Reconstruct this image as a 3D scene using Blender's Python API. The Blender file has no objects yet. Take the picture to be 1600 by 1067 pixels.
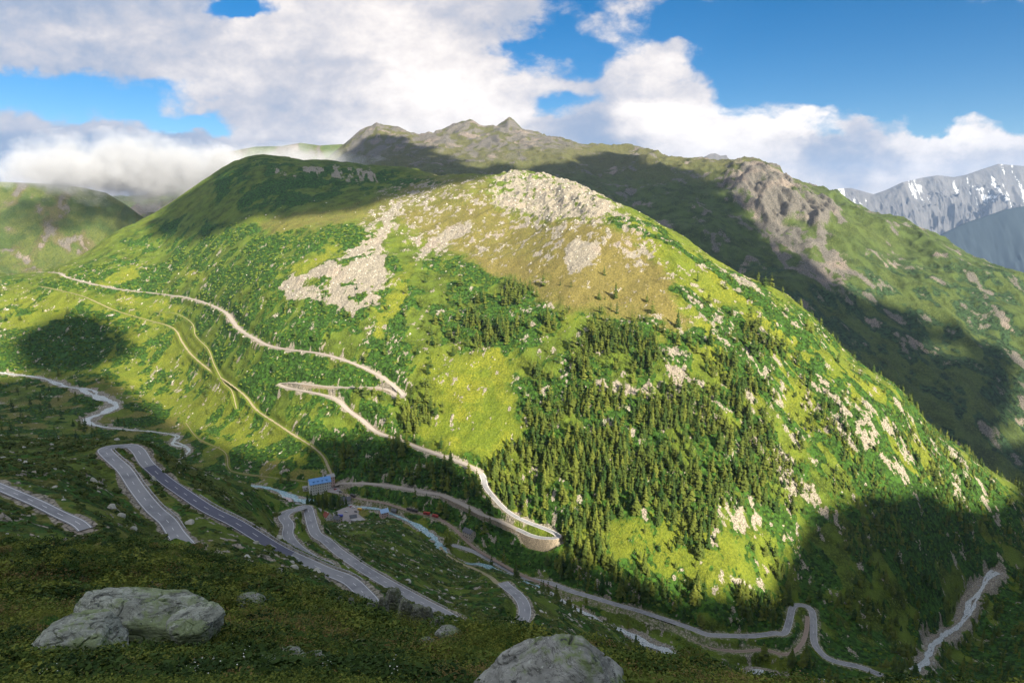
import bpy, math, random
import numpy as np
from mathutils import Vector
random.seed(7); rng = np.random.default_rng(7)
sc = bpy.context.scene
COL = sc.collection
R_ = math.radians
# ------------------------------------------------------------------ camera
F = 1074.0; PITCH = 10.7
cam_d = bpy.data.cameras.new('camera'); cam = bpy.data.objects.new('camera', cam_d); COL.objects.link(cam)
cam_d.sensor_width = 36.0; cam_d.lens = F/1600*36.0
cam.location = (0, 0, 0); cam.rotation_euler = (R_(90-PITCH), 0, 0)
cam_d.clip_start = 0.3; cam_d.clip_end = 60000
sc.camera = cam
# ------------------------------------------------------------------ light
SUN_EL = 29.0
sh = np.array([0.62, -0.785]); sh /= np.linalg.norm(sh)
ce, se = math.cos(R_(SUN_EL)), math.sin(R_(SUN_EL))
SUN = np.array([sh[0]*ce, sh[1]*ce, se])
sl = bpy.data.lights.new('sun', 'SUN'); sun = bpy.data.objects.new('sun', sl); COL.objects.link(sun)
sl.energy = 5.0; sl.angle = R_(0.8); sl.color = (1.0, 0.885, 0.70)
sun.rotation_euler = Vector(SUN).to_track_quat('Z', 'Y').to_euler()
sc.view_settings.view_transform = 'Standard'; sc.view_settings.look = 'None'
sc.view_settings.exposure = 1.58; sc.view_settings.gamma = 1.0
sc.render.engine = 'CYCLES'

cp, sp_ = math.cos(R_(PITCH)), math.sin(R_(PITCH))
def ray(u, v):
    a = (np.asarray(u, float)-800)/F; b = (533.5-np.asarray(v, float))/F
    return a, cp + b*sp_, -sp_ + b*cp
def at(u, v, Y):
    a, dy, dz = ray(u, v); t = np.asarray(Y, float)/dy
    return np.stack([a*t, dy*t, dz*t], -1)
def proj(x, y, z):
    dep = y*cp - z*sp_; up = y*sp_ + z*cp
    dep = np.where(dep < 1e-3, 1e-3, dep)
    return 800+F*x/dep, 533.5-F*up/dep
def SL(u, v):
    a, dy, dz = ray(u, v); return a/dy, dz/dy          # p (x/y), s (z/y)

# ------------------------------------------------------------------ numpy noise
_tab = rng.random(65536).astype(np.float32)
def vnoise(x, y, seed=0):
    xi = np.floor(x).astype(np.int64); yi = np.floor(y).astype(np.int64)
    fx = (x-xi).astype(np.float32); fy = (y-yi).astype(np.float32)
    fx = fx*fx*fx*(fx*(fx*6-15)+10); fy = fy*fy*fy*(fy*(fy*6-15)+10)
    def h(a, b): return _tab[((a*73856093) ^ (b*19349663) ^ (seed*83492791)) & 65535]
    a = h(xi, yi); b = h(xi+1, yi); c = h(xi, yi+1); d = h(xi+1, yi+1)
    return (a+(b-a)*fx) + ((c+(d-c)*fx) - (a+(b-a)*fx))*fy
def fbm(x, y, oct=4, seed=0, gain=0.5, lac=2.03):
    t = 0; amp = 1; n = 0
    for i in range(oct):
        t = t + amp*(vnoise(x, y, seed+i*7)*2-1); n += amp
        x, y = (x*0.8-y*0.6)*lac+13.7, (x*0.6+y*0.8)*lac-7.1
        amp *= gain
    return t/n
def ridged(x, y, oct=4, seed=0, gain=0.5):
    t = 0; amp = 1; n = 0
    for i in range(oct):
        t = t + amp*(1-np.abs(vnoise(x, y, seed+i*7)*2-1)*2); n += amp
        x, y = (x*0.8-y*0.6)*2.1+3.7, (x*0.6+y*0.8)*2.1-9.1
        amp *= gain
    return t/n
def smooth(e0, e1, x):
    t = np.clip((x-e0)/(e1-e0), 0, 1); return t*t*(3-2*t)
def sdf_poly(px, py, poly, lim=True):
    """positive inside, distance to polygon edge (pixels)"""
    P = np.asarray(poly, float); n = len(P); mg = 70
    box = (px > P[:, 0].min()-mg) & (px < P[:, 0].max()+mg) & (py > P[:, 1].min()-mg) & (py < P[:, 1].max()+mg)
    if not lim: box[...] = True
    out = np.full(px.shape, -float(mg)); px = px[box]; py = py[box]
    d = np.full(px.shape, 1e9); ins = np.zeros(px.shape, bool)
    for i in range(n):
        ax, ay = P[i]; bx, by = P[(i+1) % n]
        ex, ey = bx-ax, by-ay; L = ex*ex+ey*ey+1e-9
        t = np.clip(((px-ax)*ex+(py-ay)*ey)/L, 0, 1)
        d = np.minimum(d, (px-ax-t*ex)**2+(py-ay-t*ey)**2)
        c = ((ay > py) != (by > py)) & (px < (bx-ax)*(py-ay)/(by-ay+1e-12)+ax)
        ins ^= c
    d = np.sqrt(d); out[box] = np.where(ins, d, -d); return out

# ------------------------------------------------------------------ helpers
def tag(o, label=None, cat=None, group=None, kind=None):
    if label: o['label'] = label
    if cat: o['category'] = cat
    if group: o['group'] = group
    if kind: o['kind'] = kind
    return o
def mesh_np(name, V, faces, mats, parent=None, smooth_=False, mat_idx=None, loc=None):
    """faces: list of (n,k) int arrays"""
    me = bpy.data.meshes.new(name)
    V = np.asarray(V, np.float32)
    fl = [np.asarray(f, np.int32) for f in faces if len(f)]
    nl = sum(f.size for f in fl); nf = sum(len(f) for f in fl)
    me.vertices.add(len(V)); me.vertices.foreach_set('co', V.ravel())
    me.loops.add(nl); me.polygons.add(nf)
    me.loops.foreach_set('vertex_index', np.concatenate([f.ravel() for f in fl]))
    tot = np.concatenate([np.full(len(f), f.shape[1], np.int32) for f in fl])
    st = np.concatenate([[0], np.cumsum(tot)[:-1]]).astype(np.int32)
    me.polygons.foreach_set('loop_start', st)
    if mat_idx is not None: me.polygons.foreach_set('material_index', np.asarray(mat_idx, np.int32))
    me.polygons.foreach_set('use_smooth', np.full(nf, smooth_))
    me.update(calc_edges=True)
    for m in (mats if isinstance(mats, (list, tuple)) else [mats]): me.materials.append(m)
    o = bpy.data.objects.new(name, me); COL.objects.link(o)
    if parent: o.parent = parent
    if loc is not None: o.location = loc
    return o
def grid_faces(nr, nc):
    i = np.arange(nr-1)[:, None]*nc + np.arange(nc-1)[None, :]
    i = i.ravel(); return np.stack([i, i+1, i+1+nc, i+nc], -1)
def set_attr(o, name, arr):
    a = o.data.attributes.new(name, 'FLOAT', 'POINT'); a.data.foreach_set('value', np.asarray(arr, np.float32).ravel())

SKYC = .405; SKYSAT = 1.5; SKYV = .335; HAZE = 2.6e-5

# ------------------------------------------------------------------ world: sky with clouds by direction
w = bpy.data.worlds.new('World'); sc.world = w; w.use_nodes = True; t = w.node_tree; bg = t.nodes['Background']
sky = t.nodes.new('ShaderNodeTexSky'); sky.sky_type = 'NISHITA'; sky.sun_disc = False; sky.sun_elevation = R_(SUN_EL)
sky.sun_rotation = math.atan2(SUN[0], SUN[1]); sky.altitude = 2000; sky.air_density = 1.0; sky.dust_density = .3; sky.ozone_density = 2.0
L = t.links.new
def N(k, **kw):
    x = t.nodes.new(k)
    for a, b in kw.items(): setattr(x, a, b)
    return x
def V(x, s):
    if hasattr(x, 'is_output'): L(x, s)
    else: s.default_value = x
def MA(op, a, b=0.0, c=0.0, clamp=False):
    x = N('ShaderNodeMath', operation=op, use_clamp=clamp); V(a, x.inputs[0]); V(b, x.inputs[1]); V(c, x.inputs[2]); return x.outputs[0]
def SM(x, e0, e1, o0=0.0, o1=1.0):
    r = N('ShaderNodeMapRange', interpolation_type='SMOOTHSTEP'); V(x, r.inputs[0])
    for i, v in enumerate((e0, e1, o0, o1)): V(v, r.inputs[i+1])
    return r.outputs[0]
tc = N('ShaderNodeTexCoord'); sep = N('ShaderNodeSeparateXYZ'); L(tc.outputs['Generated'], sep.inputs[0])
yy = MA('MAXIMUM', sep.outputs[1], .02); P_ = MA('DIVIDE', sep.outputs[0], yy); Q_ = MA('DIVIDE', sep.outputs[2], yy)
cmb = N('ShaderNodeCombineXYZ'); L(P_, cmb.inputs[0]); L(MA('MULTIPLY', Q_, 1.5), cmb.inputs[1]); vec = cmb.outputs[0]
def NO(scale, det=6, rough=.55, dist=0.0, off=(0,0,0), out='Fac'):
    m = N('ShaderNodeMapping'); L(vec, m.inputs[0]); m.inputs['Location'].default_value = off
    x = N('ShaderNodeTexNoise'); x.inputs['Scale'].default_value = scale; x.inputs['Detail'].default_value = det; x.inputs['Roughness'].default_value = rough; x.inputs['Distortion'].default_value = dist
    L(m.outputs[0], x.inputs['Vector']); return x.outputs[out]
wn = NO(5.0, 4, .6, 0, (3, 1, 0), 'Color'); wn2 = NO(17, 4, .6, 0, (1, 5, 0), 'Color')
def SEP(c):
    q = N('ShaderNodeSeparateColor'); L(c, q.inputs[0]); return q.outputs
wa, wb = SEP(wn), SEP(wn2)
PW = MA('ADD', MA('ADD', P_, MA('MULTIPLY', MA('SUBTRACT', wa[0], .5), .10)), MA('MULTIPLY', MA('SUBTRACT', wb[0], .5), .05))
QW = MA('ADD', MA('ADD', Q_, MA('MULTIPLY', MA('SUBTRACT', wa[1], .5), .055)), MA('MULTIPLY', MA('SUBTRACT', wb[1], .5), .035))
n_big = NO(9, 9, .62, .3); n_fin = NO(34, 6, .65, .2, (5,2,0))
# cover and tone of the clouds by direction: rows of rising elevation, columns of azimuth
COV = ["999999818999998546554100145531", "999999807999998454200000000110", "999999999999986253100000000000", "999999999999992015730000000000",
       "888889999999995538930000000000", "633353899999998879970000000000", "421214799999998359993210000000", "544315799999999599996663100000",
       "778851169999999999999967606300", "999999989999999999999999999988", "999999999999999999999999999999", "999999999999999999999999999999", "999999999999999999999999999999"]
TON = ["333343366666554555555555555555", "344444467667554555555555555555", "345644476667654555555555555555", "445444566677765456555555555555",
       "444445665567776546765555555555", "444445665568987645765555555555", "444455554578986545665555555555", "444445554467888649989886655555",
       "444444455468887437989984677755", "222223454677777434788634878766", "235111598887777666677633465555", "489911477776666666666654655555", "476622366666666666666666665555"]
U0, DU, V0, DV = -40, 60, 0, 25
p0 = float(SL(-40, 150)[0]); p1 = float(SL(1700, 150)[0]); FX = MA('DIVIDE', MA('SUBTRACT', PW, p0), p1-p0, clamp=True)
s0 = float(SL(800, 0)[1]); s1 = float(SL(800, 300)[1]); FY = MA('MULTIPLY', MA('DIVIDE', MA('SUBTRACT', s0, QW), s0-s1, clamp=True), 12.0)
acc = None
for r in range(13):
    cr = N('ShaderNodeValToRGB'); e = cr.color_ramp; e.interpolation = 'EASE'
    for k_ in range(30):
        el = e.elements[0] if k_ == 0 else (e.elements[1] if k_ == 29 else e.elements.new(k_/29.))
        if k_ == 29: el.position = 1.0
    for k_ in range(30): e.elements[k_].position = k_/29.
    for k_ in range(30): e.elements[k_].color = (int(COV[r][k_])/9., int(TON[r][k_])/9., 0, 1)
    L(FX, cr.inputs[0]); h_ = MA('SUBTRACT', 1.0, MA('ABSOLUTE', MA('SUBTRACT', FY, float(r))), clamp=True); h_ = SM(h_, 0, 1)
    vm = N('ShaderNodeVectorMath', operation='MULTIPLY_ADD'); L(cr.outputs[0], vm.inputs[0])
    L(h_, vm.inputs[1]) 
    if acc is not None: L(acc, vm.inputs[2])
    acc = vm.outputs[0]
sx_ = N('ShaderNodeSeparateXYZ'); L(acc, sx_.inputs[0]); dens = sx_.outputs[0]; tone = sx_.outputs[1]
dd_ = MA('ADD', dens, MA('MULTIPLY', MA('SUBTRACT', n_big, .5), 1.25)); dd_ = MA('ADD', dd_, MA('MULTIPLY', MA('SUBTRACT', n_fin, .5), .45))
cov = SM(dd_, .36, .80)
# bright cloud cover added outside the view to lift the light in the shade
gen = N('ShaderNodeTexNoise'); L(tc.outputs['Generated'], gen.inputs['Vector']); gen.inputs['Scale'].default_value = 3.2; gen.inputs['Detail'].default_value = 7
back_fill = SM(gen.outputs['Fac'], .36, .52, 0, .9)
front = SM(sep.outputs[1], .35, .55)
cov = MA('ADD', MA('MULTIPLY', cov, front), MA('MULTIPLY', back_fill, MA('SUBTRACT', 1.0, front)))
# tone of the clouds: bright edges, grey-violet bellies
tn = MA('ADD', tone, MA('MULTIPLY', MA('SUBTRACT', n_big, .5), .75)); tn = MA('ADD', tn, MA('MULTIPLY', MA('SUBTRACT', n_fin, .5), .4))
def MX(f, a, b):
    x = N('ShaderNodeMix', data_type='RGBA'); V(f, x.inputs[0])
    for v, q in ((a, x.inputs[6]), (b, x.inputs[7])): V(tuple(v)+(1,) if isinstance(v, tuple) else v, q)
    return x.outputs[2]
CS_ = 1/.12
ct = N('ShaderNodeValToRGB'); e = ct.color_ramp; L(tn, ct.inputs[0])
e.elements[0].position = .08; e.elements[0].color = (.20,.30,.47,1); e.elements[1].position = .97; e.elements[1].color = (1.05,.98,.92,1)
for ps, c in ((.35, (.36,.42,.54)), (.55, (.56,.56,.61)), (.75, (.82,.77,.75))):
    x = e.elements.new(ps); x.color = c+(1,)
cc_ = ct.outputs[0]
sc_n = N('ShaderNodeVectorMath', operation='SCALE'); L(cc_, sc_n.inputs[0]); sc_n.inputs['Scale'].default_value = CS_*SKYC
hs = N('ShaderNodeHueSaturation'); hs.inputs['Saturation'].default_value = SKYSAT; hs.inputs['Value'].default_value = SKYV; L(sky.outputs[0], hs.inputs['Color'])
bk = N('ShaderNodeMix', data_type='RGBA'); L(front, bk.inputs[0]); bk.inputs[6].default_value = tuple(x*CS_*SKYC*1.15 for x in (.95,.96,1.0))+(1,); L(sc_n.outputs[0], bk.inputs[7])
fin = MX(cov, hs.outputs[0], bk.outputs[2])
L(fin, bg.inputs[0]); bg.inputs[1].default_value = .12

# ------------------------------------------------------------------ terrain control points (u, v, depth)
def tps(pts, smoothk=0.0):
    A = np.array(pts, float)
    p, s = SL(A[:, 0], A[:, 1]); q = np.log(A[:, 2]); p = p*2.2
    n = len(A)
    def U(r2): return 0.5*r2*np.log(r2+1e-12)
    r2 = (p[:, None]-p)**2+(q[:, None]-q)**2
    K = U(r2)+np.eye(n)*smoothk; P = np.stack([np.ones(n), p, q], 1)
    M = np.zeros((n+3, n+3)); M[:n, :n] = K; M[:n, n:] = P; M[n:, :n] = P.T
    w = np.linalg.solve(M, np.concatenate([s, np.zeros(3)]))
    def ev(pp, Y):
        pp = pp*2.2; qq = np.log(Y); out = w[n]+w[n+1]*pp+w[n+2]*qq
        for i in range(n): out = out+w[i]*U((pp-p[i])**2+(qq-q[i])**2)
        return out
    return ev
FG = [(90,1067,8),(500,1067,8),(800,1067,9),(1200,1090,9),(1510,1105,9),(0,1067,8),(1650,1085,9),(-150,1060,8),
 (90,1090,4),(500,1090,4),(800,1095,4),(1200,1100,4),(1510,1105,4),(1700,1110,4),(-150,1080,4),
 (100,1000,17),(350,1000,17),(600,1030,16),(800,1045,14),(1000,1064,15),(1200,1086,20),(1400,1094,22),
 (100,930,45),(300,935,45),(450,960,35),(600,985,33),(760,1000,30),(900,1026,30),(1050,1056,30),
 (90,850,110),(200,850,105),(300,851,100),(400,895,85),(500,920,72),(560,945,66),(690,988,60),(760,1000,58),(820,992,60),(900,1006,55),(1000,1026,50),(1100,1058,46),(1200,1082,42),(1380,1088,40),(1510,1095,40),
 (300,880,155),(150,862,155),(560,965,130),(700,1005,140),(820,1015,150),(950,1040,150),(1100,1095,150),(1300,1110,150),(1500,1110,150),(1650,1110,150),
 (420,900,140),(1650,1105,40),(-100,830,110),(-100,850,150)]
NR = [(100,802,185),(60,790,190),(100,760,225),(100,705,300),(150,693,312),(-80,770,190),(-80,690,300),
 (200,760,262),(270,835,222),(300,800,243),(185,697,300),(225,700,308),(160,715,288),
 (240,740,290),(300,775,272),(350,803,264),(450,862,247),(550,916,234),(400,832,255),(500,890,240),
 (250,705,345),(330,745,400),(400,775,410),(350,750,480),(160,690,340),(60,692,340),
 (160,720,600),(330,790,700),(420,800,560),(60,700,650),(450,800,600),(-80,700,600),
 (440,800,418),(465,792,430),(490,808,422),(450,840,392),(500,870,368),(545,905,340),
 (510,850,395),(560,888,358),(620,920,328),(688,957,300),(430,830,385),
 (470,815,405),(515,838,500),(513,825,650),(511,814,800),(480,850,380),(600,870,420),(650,900,400),(700,920,420),(640,935,330),
 (560,830,520),(600,850,500),(640,832,600),(620,820,700),(700,872,620),(760,905,560),(560,815,690),
 (785,912,430),(820,960,380),(822,940,400),(780,890,620),(860,930,560),(900,960,520),(760,960,340),(950,975,500),
 (1000,1050,400),(1000,1060,250),(1000,1020,560),(1200,1090,500),(1200,1110,300),(1400,1062,600),(1500,1062,690),(1400,1110,300),(1600,1110,400),
 (880,1000,300),(1100,1075,560),(1300,1075,600)]
FL = [(90,600,1440),(90,650,1240),(200,660,1230),(290,705,1065),(150,680,1150),(400,740,967),(520,768,912),(560,800,842),(600,812,822),(640,812,815),(460,780,880),
 (690,848,775),(740,862,770),(790,893,755),(860,912,738),(1000,955,698),(1110,992,672),(1230,990,677),(1240,945,745),(1275,1005,680),(1335,1042,650),
 (1000,998,662),(1080,1040,640),(1200,1064,640),(1450,1020,725),(1510,950,843),(-80,640,1240),(-80,590,1440),(1650,900,920),(930,960,670),
 (300,650,1240),(200,600,1430),(650,850,735),(690,853,740)]
HL = [(870,838,784),(830,600,1006),(830,700,910),(830,500,1155),(830,400,1388),(830,330,1642),(830,285,1833),(830,268,1900),(780,277,1900),(740,800,815),(640,760,860),(560,755,900),
 (500,690,999),(500,600,1116),(500,500,1280),(500,400,1514),(500,340,1783),(500,300,2026),(515,252,2400),(640,263,2350),(640,300,1950),(640,400,1480),(640,500,1230),(640,600,1070),(640,690,960),
 (250,620,1375),(250,560,1529),(250,500,1691),(250,450,1850),(250,400,2034),(235,338,2300),(300,295,2400),(350,262,2480),(400,243,2500),(400,330,1950),(400,450,1500),(400,560,1260),(400,650,1130),(400,700,1040),(450,247,2450),
 (95,425,2000),(95,470,1800),(95,540,1620),(100,415,2100),(130,400,2150),(180,365,2230),(-80,440,1950),(-80,500,1700),(-80,420,2100),(-200,420,2100),
 (1000,900,732),(1000,800,800),(1000,700,882),(1000,600,973),(1000,520,1058),(1000,450,1175),(1000,400,1271),(1000,350,1384),
 (900,290,1800),(960,317,1600),(1000,337,1460),(1050,362,1370),(1100,395,1300),(1200,448,1200),(1250,490,1140),(1300,545,1090),(1400,615,1040),(1510,720,1026),(1600,790,1000),
 (1240,878,790),(1240,800,840),(1240,700,919),(1240,600,1006),(1240,530,1090),(1400,950,770),(1400,850,835),(1400,750,913),(1400,670,985),(1510,850,914),(1600,860,940),
 (720,278,1920),(700,350,1650),(1120,880,745),(1120,780,812),(1120,680,895),(1120,580,990),(1120,480,1120)]
# ground falling away behind the skylines
BK = [(-200,470,2700),(100,470,2700),(235,400,2900),(400,320,3100),(515,320,3000),(640,320,3000),(780,340,2450),(830,330,2400),(900,350,2250),(1000,400,1850),(1100,460,1650),(1200,520,1520),(1300,610,1380),(1400,690,1320),(1510,780,1300),(1650,850,1300),
 (1000,440,3000),(1300,560,3000),(1600,600,3000)]
EV = tps(FG+NR+FL+HL+BK, 0.0006)

fastgrid = False
cols = np.concatenate([np.linspace(-1.25, -0.8, 60)[:-1], np.linspace(-0.8, 0.8, 1300), np.linspace(0.8, 1.25, 60)[1:]])
Ys = np.concatenate([np.geomspace(2.5, 130, 330)[:-1], np.linspace(130, 680, 420)[:-1], np.linspace(680, 1300, 520)[:-1], np.linspace(1300, 2500, 420)[:-1], np.linspace(2500, 3200, 40)])
PP, YY = np.meshgrid(cols, Ys)
# coarse evaluate then upsample
cc = np.linspace(-1.25, 1.25, 251); cy = np.geomspace(2.4, 3300, 420)
CP, CY = np.meshgrid(cc, cy); CS = EV(CP, CY)
def upsample(p, Y):
    fx = np.clip((p+1.25)/2.5*250, 0, 249.999); fy = np.clip(np.log(Y/2.4)/math.log(3300/2.4)*419, 0, 418.999)
    i = fx.astype(int); j = fy.astype(int); a = fx-i; b = fy-j
    # cubic along each axis would be smoother; fine grid makes linear adequate
    return (CS[j, i]*(1-a)+CS[j, i+1]*a)*(1-b)+(CS[j+1, i]*(1-a)+CS[j+1, i+1]*a)*b
SS = upsample(PP, YY)
XX = PP*YY; ZB = SS*YY
UU, VV = proj(XX, YY, ZB)
print('terrain base', ZB.shape)

# ------------------------------------------------------------------ zones
THR = np.interp(UU, [-400,0,300,450,600,690,800,900,1000,1200,1500,1700], [900,900,800,820,760,712,715,640,600,600,650,650])
ZM = smooth(-8, 8, YY-THR)                       # 1 on the far side of the valley and its floor
ZF = 1-smooth(120, 160, YY)                      # foreground slope
ZN = (1-ZM)*(1-ZF)
NW1 = fbm(XX/38, YY/38, 4, 3); NW2 = fbm(XX/11, YY/11, 3, 9); NW3 = fbm(XX/120, YY/120, 3, 21)
NWf = fbm(XX/3.1, YY/3.1, 3, 31)
wu = UU + (NW1*16+NW2*9)*np.clip(1300/YY, .7, 2.0); wv = VV + (fbm(XX/30+50, YY/30, 4, 5)*11+fbm(XX/9+5, YY/9, 3, 8)*6)*np.clip(1300/YY, .7, 2.0)
def pm(poly, soft=6, wob=1.0):
    return smooth(-soft, soft, sdf_poly(UU+(wu-UU)*wob, VV+(wv-VV)*wob, poly))
def mx(*a):
    r = a[0]
    for b in a[1:]: r = np.maximum(r, b)
    return r
# --- the side of the mountain
P_KNOB = [(768,300),(775,280),(800,268),(860,270),(910,288),(935,305),(960,325),(930,345),(890,338),(850,345),(800,335),(780,320)]
P_ROCKY = [(590,300),(650,280),(760,275),(900,285),(960,318),(1010,350),(1030,400),(1000,430),(950,400),(915,440),(870,450),(800,420),(740,400),(690,372),(650,385),(600,350)]
P_ROCK2 = [(560,345),(620,302),(660,300),(640,330),(610,350),(600,380),(585,392)]
P_SCREE1 = [(640,306),(625,312),(598,338),(583,375),(560,385),(520,408),(455,432),(443,452),(462,470),(500,468),(530,478),(553,497),(560,482),(580,488),(592,465),(606,440),(608,400),(618,388),(596,392),(600,372),(612,350),(628,328)]
P_SCREE_GAP = [[(470,440),(505,433),(520,438),(500,448),(475,447)],[(535,440),(558,437),(562,446),(540,450)],[(480,455),(520,458),(500,464)],[(545,462),(565,458),(572,470),(556,476)],[(520,412),(560,400),(585,390),(560,410),(530,422)]]
P_SCREE2 = [(735,345),(700,352),(660,385),(640,410),(690,385),(680,405),(705,385),(740,362)]
P_SCREE3 = [(895,378),(925,372),(935,395),(915,425),(893,420),(885,395)]
P_STREAK = [(1150,648),(1166,650),(1200,690),(1240,730),(1272,765),(1298,800),(1312,822),(1290,812),(1250,775),(1215,745),(1180,700)]
P_CLIFF = [(1035,545),(1070,545),(1085,580),(1110,610),(1135,655),(1150,690),(1170,720),(1150,715),(1110,680),(1085,640),(1060,605),(1040,590)]
P_CLIFF2 = [(925,600),(960,588),(1000,595),(1060,600),(1080,615),(1050,630),(1010,615),(960,625),(930,618)]
P_OUT3 = [(1130,800),(1160,782),(1185,790),(1192,815),(1165,832),(1138,825)]
P_BOLD = [(1112,885),(1140,885),(1150,895),(1190,905),(1198,922),(1165,918),(1120,910)]
P_GULCH = [(1100,560),(1140,600),(1180,660),(1230,700),(1280,760),(1260,700),(1200,630),(1150,570)]
P_RIGHT = [(940,330),(1000,335),(1100,395),(1200,448),(1300,545),(1400,615),(1520,720),(1620,800),(1620,860),(1500,800),(1400,760),(1330,740),(1250,690),(1180,640),(1110,560),(1060,480),(1000,430)]
P_LEFTSH = [(-200,430),(90,436),(150,400),(235,350),(300,338),(340,348),(400,350),(470,350),(560,352),(600,372),(590,390),(640,400),(700,395),(740,410),(800,430),(850,470),(870,500),(840,560),(800,580),(700,560),(660,520),(640,600),(640,680),(560,660),(420,640),(330,560),(290,505),(200,470),(90,455),(-200,450)]
P_LEFTMEAD = [(-200,440),(90,450),(180,478),(280,500),(330,560),(400,640),(480,690),(520,720),(500,760),(360,745),(250,680),(180,600),(90,590),(-200,590)]
P_MEADOW = [(670,570),(760,550),(810,570),(805,640),(815,690),(770,730),(700,705),(650,690),(690,640)]
P_MEADOW2 = [(1000,790),(1080,770),(1160,830),(1240,880),(1210,920),(1080,930),(960,890),(890,850),(900,830)]
P_PASTURE = [(400,345),(440,335),(560,320),(620,300),(640,270),(760,276),(775,300),(640,335),(590,350),(560,350),(470,362),(425,365)]
P_BROWN = [(850,345),(930,345),(1000,380),(1040,430),(1075,505),(1060,520),(1000,480),(940,470),(880,490),(860,440),(760,430),(740,400),(860,400)]
P_BROWN2 = [(600,330),(760,300),(800,340),(900,360),(1060,500),(1000,500),(860,480),(720,400),(640,360)]
P_FOREST = [(900,520),(960,498),(1020,505),(1060,545),(1080,600),(1130,680),(1200,740),(1230,800),(1160,850),(1060,820),(1000,850),(930,850),(870,825),(800,800),(765,740),(800,680),(850,620),(850,560)]
P_YELL = [[(430,440),(480,400),(520,385),(540,395),(480,420)],[(150,445),(190,420),(230,412),(210,435),(160,450)],[(280,425),(310,420),(320,432),(300,438)],[(190,460),(250,465),(285,480),(270,495),(200,480),(180,468)],[(600,470),(625,420),(640,415),(625,480),(590,530),(580,520)],[(740,560),(770,540),(800,560),(790,580)]]
P_FLOORG = [(200,560),(330,600),(450,700),(500,740),(480,760),(380,745),(330,700),(220,640)]
P_SHADEW = [(90,505),(150,500),(185,530),(150,575),(90,580),(-60,570),(-60,520)]  # cloud-shaded patch at the left, painted dark through the shrub mask
knob = pm(P_KNOB, 8); rocky = pm(P_ROCKY, 14); scree = mx(pm(P_SCREE1, 4), pm(P_SCREE2, 5)*.95, pm(P_SCREE3, 6)*.9)
for g in P_SCREE_GAP: scree = scree*(1-pm(g, 3))
right = pm(P_RIGHT, 20)
# fall-line streaks on the right flank (world directions along the slope)
ax_ = XX*0.80+YY*0.60+14*fbm(XX/70,YY/70,3,43); bx_ = -XX*0.60+YY*0.80
streak = fbm(ax_/10, bx_/38, 5, 41, .6)                    # long along the fall direction
streak2 = fbm(ax_/26+3, bx_/120, 3, 47)
rk = fbm(XX/11, YY/15, 5, 51, .68)
patch = fbm(XX/75, YY/75, 4, 57)
cliff = mx(pm(P_STREAK, 4, .5), pm(P_CLIFF, 8), pm(P_CLIFF2, 8)*.9, pm(P_OUT3, 5), pm(P_BOLD, 5)*.85)
M_rock = mx(knob*smooth(-.55, .1, rk+.35*patch), rocky*smooth(.06, .34, rk+.30*patch), scree*1.0*smooth(-.75,-.2,rk), cliff*smooth(-.22, .20, rk+streak*.6),
            right*smooth(.14, .38, .55*streak+.75*rk+.25*streak2)*.85, pm(P_GULCH, 20)*smooth(.10, .34, .5*streak+.7*rk)*.85, pm(P_ROCK2, 7)*.8*smooth(-.15,.25,rk),
            pm(P_FOREST, 14)*smooth(.30, .50, rk+.25*patch)*.8)
shoul_shade = pm([(330,275),(400,246),(520,254),(640,266),(700,285),(600,300),(480,325),(400,335),(330,320)], 12)
M_rock = mx(M_rock, pm([(380,255),(520,260),(640,272),(600,284),(500,278),(400,272)], 6)*smooth(.0,.3,fbm((XX+YY*.3)/14, YY/90, 4, 49, .6))*.8)
M_rock = mx(M_rock, smooth(.36, .46, rk+.15*streak)*.95*smooth(330, 420, VV)) * ZM
shr_n = .6*fbm(XX/28, YY/34, 5, 61, .6)+.5*patch
M_shrub_shade = mx(pm(P_LEFTSH, 16)*smooth(-.22, .02, shr_n), pm(P_LEFTMEAD, 14)*smooth(-.02, .2, shr_n)*.75,
             pm(P_FOREST, 18)*smooth(-.25, .0, shr_n), right*smooth(-.02, .14, streak2+.4*shr_n-.3*streak),
             smooth(430, 520, VV)*smooth(.0, .18, shr_n))
for g in P_YELL: M_shrub_shade = M_shrub_shade*(1-pm(g, 6)*.95)
M_shrub_shade = M_shrub_shade*(1-pm(P_MEADOW, 34)*.9*smooth(-.5,.0,-rk+.3))*(1-pm(P_PASTURE, 8))*(1-pm(P_BROWN, 14)*.9)*(1-.75*pm(P_MEADOW2, 32)*smooth(-.35,.15,-rk+.2*patch))
shadeshr = pm([(470,700),(500,682),(600,672),(700,715),(760,745),(790,800),(850,860),(1000,940),(900,925),(760,865),(700,800),(600,765),(530,750),(500,730)], 8)  # shaded ground above the village, its shade put in as dark shrub colour
M_shrub_shade = mx(M_shrub_shade, shadeshr*.9, pm([(880,860),(1000,880),(1100,930),(1230,930),(1240,990),(1000,950),(880,910)], 10)*.9, pm(P_SHADEW, 10)*.95)
M_shrub_shade = mx(M_shrub_shade, smooth(600,660,VV)*smooth(1240,1290,UU)*smooth(-.25,.0,shr_n+.2*streak))
floor_ = pm([(-200,585),(90,590),(180,590),(320,680),(500,735),(560,765),(700,830),(700,870),(400,800),(250,720),(-200,720)], 6)
M_shrub_shade = M_shrub_shade*(1-floor_)+floor_*smooth(.02, .12, fbm(XX/40, YY/40, 4, 71)+.08)*.9
M_shrub_shade = mx(M_shrub_shade, shoul_shade*.8*smooth(-.4,.1,shr_n))  # shrub colour without bushes, deepens the cloud shade on the shoulder
M_shrub_shade *= (1-.9*M_rock)
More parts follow.
